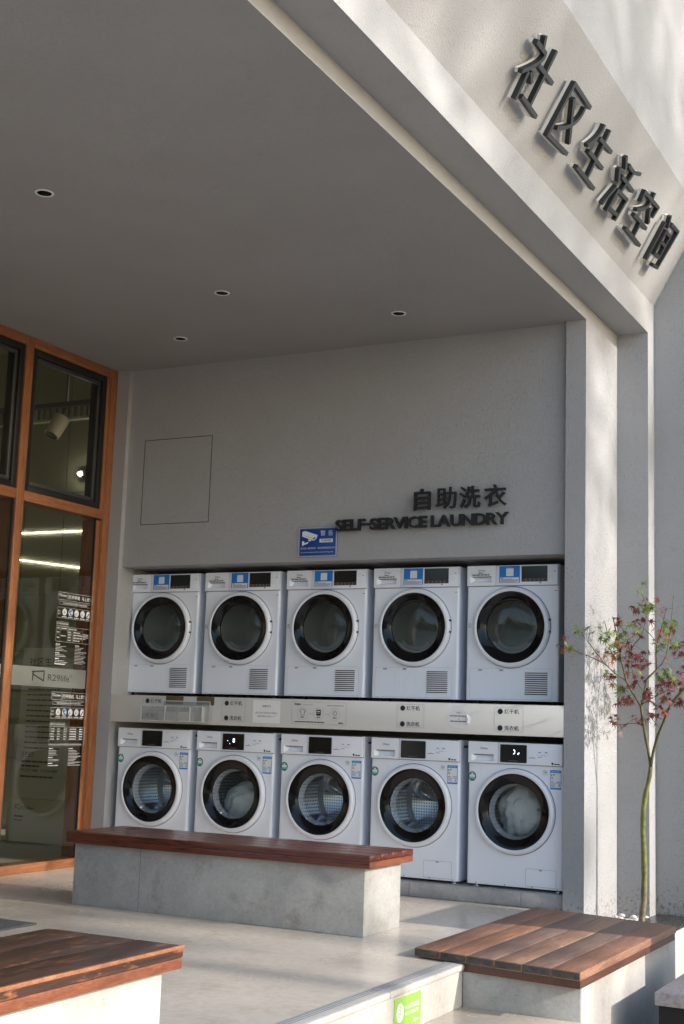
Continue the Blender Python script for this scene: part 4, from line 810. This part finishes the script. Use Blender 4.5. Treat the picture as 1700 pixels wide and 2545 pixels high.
def drum(t, cx, cz, m, back):
    b = MB(); uvl = b.bm.loops.layers.uv.new('UVMap'); n = 72; r0 = .235
    def band(r, ya, rb, yb, ua, ub, va, vb, mat):
        A = [b.bm.verts.new((cx+r*math.cos(2*math.pi*i/n), ya, cz+r*math.sin(2*math.pi*i/n))) for i in range(n)]
        Bv = [b.bm.verts.new((cx+rb*math.cos(2*math.pi*i/n), yb, cz+rb*math.sin(2*math.pi*i/n))) for i in range(n)] if rb > 0 else None
        for i in range(n):
            j = (i+1) % n; q = [A[j], A[i], Bv[i], Bv[j]]; f = b.face(q, mat, True)
            for l, uvv in zip(f.loops, ((ua*(i+1)/n, va), (ua*i/n, va), (ua*i/n, vb), (ua*(i+1)/n, vb))): l[uvl].uv = uvv
    band(.165, .012, .185, .05, 1, 1, .02, .02, 'chrome' if m == 'drum_steel' else m); band(.185, .05, r0, .075, 1, 1, .02, .02, 'rubber')
    band(r0, .075, r0, .40, 66, 0, 0, 14, m); band(r0, .40, .21, .43, 1, 1, .02, .02, m)
    # back plate: flat fan with planar UVs
    RG = []
    for rr_ in (.21, .185, .15, .115, .08, .045, .02):
        RG.append([b.bm.verts.new((cx+rr_*math.cos(2*math.pi*i/n), .43-.075*max(0, math.cos(3*(2*math.pi*i/n-.5)))**3*math.sin(math.pi*min(1, (.215-rr_)/.2))-.02*(.21-rr_)/.2, cz+rr_*math.sin(2*math.pi*i/n))) for i in range(n)])
    for A, B_ in zip(RG, RG[1:]):
        for i in range(n):
            j = (i+1) % n; ridge = math.cos(3*(2*math.pi*(i+.5)/n-.5)) > .55
            f = b.face([A[j], A[i], B_[i], B_[j]], 'chrome' if ridge and m == 'drum_steel' else m, True)
            for l in f.loops: l[uvl].uv = ((l.vert.co.x-cx)*55, (l.vert.co.z-cz)*55)
    b.face(RG[-1][::-1], 'chrome' if m == 'drum_steel' else m)
    o = b.build('drum', t, sharp=60)
    for a in (100, 220, 340):
        b = MB(); ca, sa = math.cos(R(a)), math.sin(R(a)); tx, tz = -sa, ca; L = []
        for y, h, w in ((.09, .0, .022), (.11, .045, .026), (.24, .062, .030), (.37, .050, .028), (.40, .0, .022)):
            L.append([b.bm.verts.new((cx+ca*(r0-.002-hh)+tx*ww_, y, cz+sa*(r0-.002-hh)+tz*ww_)) for hh, ww_ in ((0, -w), (h*.7, -w*.6), (h, 0), (h*.7, w*.6), (0, w))])
        for p, q in zip(L, L[1:]):
            for k in range(4): b.face([p[k], p[k+1], q[k+1], q[k]], 'chrome' if m == 'drum_steel' else m, True)
        b.build('lifter', o, sharp=60)
    return o

def make_washer():
    t = thing('washing_machine', '', 'washing machine', (0, 0, 0), 'white washing machines in the lower row')
    cx, cz = .2975, .429
    b = MB(); shell(b, cx, cz, .166, .7)
    for x in (.06, .24, .41, .56): b.disc(x, .007, .0035, -.0004, .0006, 'seam_grey', n=10)
    b.build('cabinet', t)
    yf = -.014
    b = MB(); b.box(.194, W_-.004, yf, .02, .703, .828, 'enamel', .003); b.box(.002, W_-.002, -.003, .02, .6992, .7028, 'seam_grey'); b.rect(.1926, .1939, .704, .827, yf+.003, 'seam_grey'); fas = b.build('control_panel', t)
    b = MB(); b.rect(.458, .492, .7595, .7615, yf-.0001, 'soft_line')
    for x in (.452, .492):
        b.frame(x-.014, x+.014, .757, .772, .0008, yf, .0004, 'soft_line', r=.001); b.scribble(x-.008, x+.008, .778, .004, yf, 'ink' if x > .47 else 'sticker_blue')
    b.scribble(.438, .466, .750, .0025, yf, 'ink_grey'); b.scribble(.386, .426, .744, .003, yf, 'ink'); b.prism([(.403, .749), (.409, .749), (.406, .753)], FRONT, .0004, 'ink', (0, yf, 0))
    b.prism([(.524, .722), (.536, .722), (.536, .714), (.530, .706), (.524, .714)], FRONT, .0005, 'ink', (0, yf, 0)); b.scribble(.540, .574, .713, .0065, yf, 'ink'); b.build('panel_print', fas)
    b = MB(); fascia_left(b, yf, (.716, .755)); dr = b.build('detergent_drawer', t)
    b = MB(); brandmark(b, .080, .784, .046, yf); b.build('logo_lettering', dr)
    b = MB(); b.rr(.207, .373, .712, .817, .006, yf+.004, .0065, 'satin_black'); b.rr(.214, .368, .718, .813, .004, yf-.0026, .0009, 'display_black'); b.scribble(.262, .318, .7225, .0022, yf-.0036, 'ink_grey'); disp = b.build('display', t)
    door_parts(t, cx, cz, False); drum(t, cx, cz, 'drum_steel', True)
    b = MB(); b.disc(.0265, .622, .0285, -.0004, .0006, 'sticker_green', n=32, sx=.86); b.rect(.0095, .0435, .608, .632, -.0011, 'sticker_white'); b.rect(.0095, .0435, .607, .618, -.0016, 'sticker_teal'); b.disc(.0265, .634, .009, -.0011, .0005, 'sticker_white', n=16); b.disc(.021, .634, .003, -.0017, .0004, 'sticker_green', n=8); b.disc(.033, .634, .003, -.0017, .0004, 'sticker_green', n=8); b.build('round_sticker', t)
    b = MB(); y = -.0004
    b.rect(.513, .580, .569, .679, y, 'sticker_blue', h=.0006); b.rect(.516, .577, .606, .664, y-.0007, 'sticker_white'); b.rect(.516, .577, .578, .604, y-.0007, 'sticker_white'); b.scribble(.520, .573, .671, .006, y-.0007, 'sticker_teal')
    for i, c in enumerate(('sticker_green', 'sticker_green', 'sticker_yellow', 'sticker_orange', 'sticker_orange')): b.rect(.519, .525+.0018*i, .652-.0062*i, .6565-.0062*i, y-.0012, c)
    b.rr(.532, .541, .650, .657, .002, y-.0012, .0004, 'ink'); b.scribble(.519, .535, .612, .003, y-.0012, 'ink'); b.scribble(.552, .574, .612, .004, y-.0012, 'ink_grey')
    for k in range(3): b.scribble(.519, .545, .599-.0065*k, .0025, y-.0012, 'ink_grey'); b.scribble(.562, .574, .599-.0065*k, .003, y-.0012, 'ink_grey')
    b.build('energy_label', t)
    b = MB(); b.rect(.466, .499, .647, .673, y, 'sticker_white', h=.0006); brandmark(b, .470, .662, .024, y-.0007); b.scribble(.472, .495, .655, .002, y-.0007, 'ink_pale'); b.build('white_sticker', t)
    b = MB(); b.frame(.368, .553, .010, .110, .0012, -.0003, .0004, 'seam_grey', r=.006); b.rr(.3695, .5515, .0115, .1085, .005, -.0003, .0010, 'enamel'); b.rect(.450, .468, .1005, .1075, -.0016, 'ink_grey'); b.rect(.452, .466, .1005, .1045, -.0021, 'soft_line'); b.build('filter_flap', t)
    b = MB(); b.box(W_+.001, W_+.052, .05, .075, .786, .799, 'rubber', .004); b.build('hose_clip', t)
    feet(t, .0178, 'steel'); return t
def make_dryer():
    t = thing('tumble_dryer', '', 'tumble dryer', (0, 0, 0), 'white tumble dryers in the upper row')
    cx, cz = .2965, .447
    b = MB(); shell(b, cx, cz, .166, .7); b.build('cabinet', t)
    yf = -.014
    b = MB(); b.box(.194, W_-.004, yf, .02, .703, .828, 'enamel', .003); b.box(.002, W_-.002, -.003, .02, .6992, .7028, 'seam_grey'); b.rect(.1926, .1939, .704, .827, yf+.003, 'seam_grey'); fas = b.build('control_panel', t)
    b = MB()
    for z in (.787, .751): b.frame(.540, .562, z-.009, z+.009, .0008, yf, .0004, 'soft_line', r=.002)
    b.scribble(.570, .580, .788, .003, yf, 'ink'); b.scribble(.570, .580, .784, .002, yf, 'ink_grey'); b.build('panel_buttons', fas)
    b = MB(); b.scribble(.475, .488, .719, .004, yf, 'ink'); b.scribble(.475, .488, .7145, .002, yf, 'ink_grey'); b.build('panel_print', fas)
    b = MB(); fascia_left(b, yf, (.724, .762)); dr = b.build('water_drawer', t)
    b = MB(); brandmark(b, .076, .793, .046, yf); b.rect(.030, .158, .764, .789, yf+.0002, 'sticker_white'); b.scribble(.079, .108, .783, .0055, yf-.0006, 'ink'); b.scribble(.038, .150, .771, .0065, yf-.0006, 'ink'); b.build('logo_lettering', dr)
    b = MB(); b.rr(.361, .527, .724, .820, .002, yf+.004, .0055, 'satin_black'); b.rect(.364, .524, .744, .817, yf-.002, 'display_black')
    for i in range(6):
        x = .364+.0272*i; b.rect(x, x+.0245, .726, .7415, yf-.002, 'sash_grey'); b.rect(x, x+.0245, .7418, .7432, yf-.002, 'red_mark')
        if i: b.rect(x-.0024, x-.0006, .727, .741, yf-.002, 'soft_line')
    b.build('display', t)
    b = MB(); y = yf-.0002
    b.rect(.216, .350, .719, .823, y, 'sticker_blue', h=.0007); b.rect(.222, .344, .7215, .752, y-.0008, 'sticker_white'); b.rect(.261, .309, .760, .808, y-.0008, 'sticker_white'); b.text('烘干机', .285, .8115, .0075, y-.0008, 'sticker_teal', align='C', width=.032, ext=.0004)
    b.scribble(.227, .244, .7475, .0035, y-.0013, 'ink')
    for k, w in enumerate((.075, .112, .112, .098)): b.scribble(.227, .227+w, .7415-.0052*k, .0026, y-.0013, 'ink_grey')
    b.build('scan_label', t)
    door_parts(t, cx, cz, True); drum(t, cx, cz, 'dryer_drum', True)
    b = MB(); b.ring(cx, cz, .155, .034, .030, .001, 'seam_grey', n=24, a0=222, a1=318); b.ring(cx, cz, .158, .010, .024, .001, 'soft_line', n=24, a0=215, a1=325); b.build('inner_lip', t)  # pale arcs for the inner lower lip seen through the door glass
    b = MB(); b.frame(.012, .030, .446, .470, .0016, -.0003, .0005, 'ink_grey', r=.002); b.rect(.020, .022, .448, .468, -.0003, 'ink_grey'); b.build('door_latch', t)
    for z in (.490, .418):
        b = MB(); b.box(cx+.2405, cx+.2515, -.022, -.004, z-.005, z+.005, 'ink', .001); b.build('hinge', t)
    b = MB(); b.frame(.025, .557, .007, .195, .0013, -.0003, .0004, 'soft_line', r=.007); b.rr(.0265, .299, .0085, .1935, .006, -.0003, .0012, 'enamel'); b.rr(.3002, .5555, .0085, .1935, .006, -.0003, .0010, 'enamel')
    for x in (.095, .232): b.rr(x-.013, x+.013, .179, .188, .003, -.0018, .0005, 'ink_grey'); b.rr(x-.011, x+.011, .1795, .1845, .002, -.0024, .0005, 'soft_line')
    for k in range(11):
        z = .0375+.0128*k; b.rect(.386, .528, z, z+.0062, -.0016, 'dark_void', h=.0006); b.box(.386, .528, -.0075, -.0018, z-.0035, z+.0005, 'enamel', .0006)
    b.build('filter_cover', t)
    b = MB(); b.scribble(.566, .586, .668, .003, -.0003, 'ink_grey'); b.build('serial_print', t)
    feet(t, .0247, 'rubber'); return t
P_X = .6495
wl = ['leftmost washing machine, empty drum, nearest the timber windows with a blank dark display', 'washing machine with foamy water and greyish washing behind its glass, display showing a zero', 'middle washing machine of the lower row, empty perforated drum, above the bench', 'second washing machine from the pillar, empty steel drum, next to the machine full of laundry', 'rightmost washing machine beside the pillar, full of white laundry with its display lit']
dl = ['leftmost tumble dryer, beside the recess edge near the timber windows', 'tumble dryer second from the windows, above the white machine with foamy washing', 'middle tumble dryer of the upper row, under the blue camera warning sign', 'tumble dryer second from the pillar, under the black SELF-SERVICE LAUNDRY letters', 'rightmost tumble dryer, hard against the grey pillar']
w0 = make_washer(); w0['label'] = wl[0]; w0.location = (0, 0, .1058)
washers = [w0]+[dup(w0, (P_X*i, 0, .1058), wl[i]) for i in range(1, 5)]
d0 = make_dryer(); d0['label'] = dl[0]; d0.location = (-.0815, .133, 1.183)
dryers = [d0]+[dup(d0, (-.0815+P_X*i, .133, 1.183), dl[i]) for i in range(1, 5)]
# lit digits on two displays
SEG = {'a': ((0, 2), (1, 2)), 'b': ((1, 1), (1, 2)), 'c': ((1, 0), (1, 1)), 'd': ((0, 0), (1, 0)), 'e': ((0, 0), (0, 1)), 'f': ((0, 1), (0, 2)), 'g': ((0, 1), (1, 1))}
def digits(t, items):
    b = MB(); y = -.0185
    for segs, x, z, w, h in items:
        for s in segs:
            (ax, az), (bx_, bz) = SEG[s]; k = .0016
            x0, x1 = x+w*min(ax, bx_), x+w*max(ax, bx_); z0, z1 = z+h/2*min(az, bz), z+h/2*max(az, bz)
            if x0 == x1: b.rect(x0-k, x1+k, z0+k, z1-k, y, 'digit_glow')
            else: b.rect(x0+k, x1-k, z0-k, z1+k, y, 'digit_glow')
    disp = [c for c in t.children if c.name.startswith('display')][0]; b.build('digits', disp)
digits(washers[1], [('abcdef', .290, .762, .011, .022), ('d', .245, .771, .007, .01), ('d', .262, .752, .006, .01)])
digits(washers[4], [('abcd', .289, .764, .010, .022), ('eg', .320, .758, .010, .022)])
# laundry inside two drums
def laundry(cx, y, cz, rx, ry, rz, seed, name, label, lump, lines=()):
    random.seed(seed); b = MB(); bmesh.ops.create_icosphere(b.bm, subdivisions=5, radius=1); ph = [random.uniform(0, 6.28) for _ in range(12)]
    for v in b.bm.verts:
        p = v.co.copy(); r = 1
        for k in range(4):
            dv = Vector((math.sin(ph[k]*3), math.cos(ph[k+4]), math.sin(ph[k+8]))).normalized()
            r += lump*abs(math.sin(3.2*(k*.6+1)*p.dot(dv)+ph[k]))/(k*.7+1)-lump*.3
        q = Vector((p.x*rx*r, p.y*ry*r, p.z*rz*r)); rr_ = math.hypot(q.x, q.z); rm = .212
        v.co = Vector((cx+q.x, y+q.y, cz+q.z))
    b.mi('laundry_white')
    for f in b.bm.faces: f.smooth = True
    return b
b = laundry(P_X*4+.31, .215, .105+.42, .175, .11, .155, 3, '', '', .20)
# keep it clear of the glass bowl
for v in b.bm.verts:
    d = math.hypot(v.co.x-(P_X*4+.2975), v.co.z-(.1058+.429)); v.co.y = max(v.co.y, .102 if d < .13 else .115)
    if d > .215: v.co.x = P_X*4+.2975+(v.co.x-P_X*4-.2975)*.215/d; v.co.z = .5348+(v.co.z-.5348)*.215/d
lo = b.build('laundry', sharp=180); tag(lo, 'crumpled white laundry seen through the glass of the washer by the pillar', 'laundry')
b = MB(); b.text('ar', 0, 0, .016, 0, 'ink', ext=.0005, shear=.3, off=.01); q = b.build('printed_letters', lo); q.location = (P_X*4+.397, .098, .545); q.rotation_euler = (0, R(20), 0)
b = laundry(P_X+.31, .215, .105+.365, .185, .12, .125, 9, '', '', .16)
for v in b.bm.verts:
    d = math.hypot(v.co.x-(P_X+.2975), v.co.z-(.1058+.429)); v.co.y = max(v.co.y, .102 if d < .13 else .115)
    if d > .215: v.co.x = P_X+.2975+(v.co.x-P_X-.2975)*.215/d; v.co.z = .5348+(v.co.z-.5348)*.215/d
lo = b.build('laundry', sharp=180); tag(lo, 'soapy pale washing heaped in the drum of the second washer from the windows', 'laundry')
# a dark hose clip between neighbouring washers
# ================================================================== beyond the frame: what shades and mirrors
b = MB(); b.box(5.05, 5.35, -.93, -.10, Z2-.02, .95, 'cast_concrete', .01); b.box(5.0, 5.4, -.96, -.07, .9502, 1.0, 'pale_concrete', .006); tag(b.build('shadow_block'), 'unseen squat concrete block with a pale cap, added right of the deck to cast a shadow', 'pillar')  # unseen blocker, added to throw the straight shadow over deck and floor
def street_tree(x, y, h, cr, seed, label, dens=900, leafs=.09, lo=.35, hi=.8):
    random.seed(seed); t = thing('street_tree', label, 'tree', (x, y, Z2), 'trees along the street')
    b = MB(); b.tube([(0, 0, 0, .16), (.05, .03, h*.3, .12), (-.04, .05, h*.55, .09), (.03, 0, h*.8, .05)], 'bark_grey', 10); tips = []
    for k in range(16):
        z = h*random.uniform(lo, hi); a = random.uniform(0, 6.28); L = cr*random.uniform(.6, 1.05); e = Vector((math.cos(a)*L, math.sin(a)*L, z+L*random.uniform(.3, .9)))
        m_ = Vector((math.cos(a)*L*.5, math.sin(a)*L*.5, z+L*.25)); b.tube([(0, 0, z, .05), (*m_, .032), (*e, .012)], 'bark_grey', 6); tips += [e, m_.lerp(e, .6), m_]
    b.build('trunk', t, sharp=180); b = MB()
    for k in range(dens):
        c = random.choice(tips)+Vector((random.gauss(0, cr*.2), random.gauss(0, cr*.2), random.gauss(0, cr*.16))); n = Vector((random.gauss(0, 1), random.gauss(0, 1), random.gauss(0, 1))).normalized(); u = n.orthogonal().normalized()*leafs*random.uniform(.6, 1.3); v = n.cross(u)*.6
        b.poly([c-u, c-v*.7, c+u, c+v*.7], 'foliage')
    b.build('crown', t); return t
street_tree(27, -2.0, 16.5, 2.8, 5, 'tall street tree with a thin crown, nearer of the two right of the canopy', 850, .15, .68, .92)
street_tree(41, -.6, 24, 3.8, 12, 'very tall sparse street tree furthest away, beyond the other tree to the right', 1300, .24, .70, .95)
street_tree(-4.5, -22, 6, 2.4, 8, 'leafy street tree on the left, behind the viewer across the street', 2200, .16)
street_tree(3.5, -24, 6.5, 2.6, 9, 'leafy street tree in the middle, behind the viewer across the street', 2200, .16)
ob = thing('street_building', 'long plain building with dark windows across the street behind the viewer', 'building')
b = MB(); b.box(-22, 16, -46, -38, Z2, 6, 'far_wall'); b.build('wall', ob)
b = MB()
for fz in (.6, 3.5):
    for k in range(11): x = -20.5+3.3*k; b.box(x, x+2.0, -38.02, -37.985, fz, fz+1.7, 'far_glass')
b.build('window', ob)
if TXT: bpy.data.objects.remove(TXT)
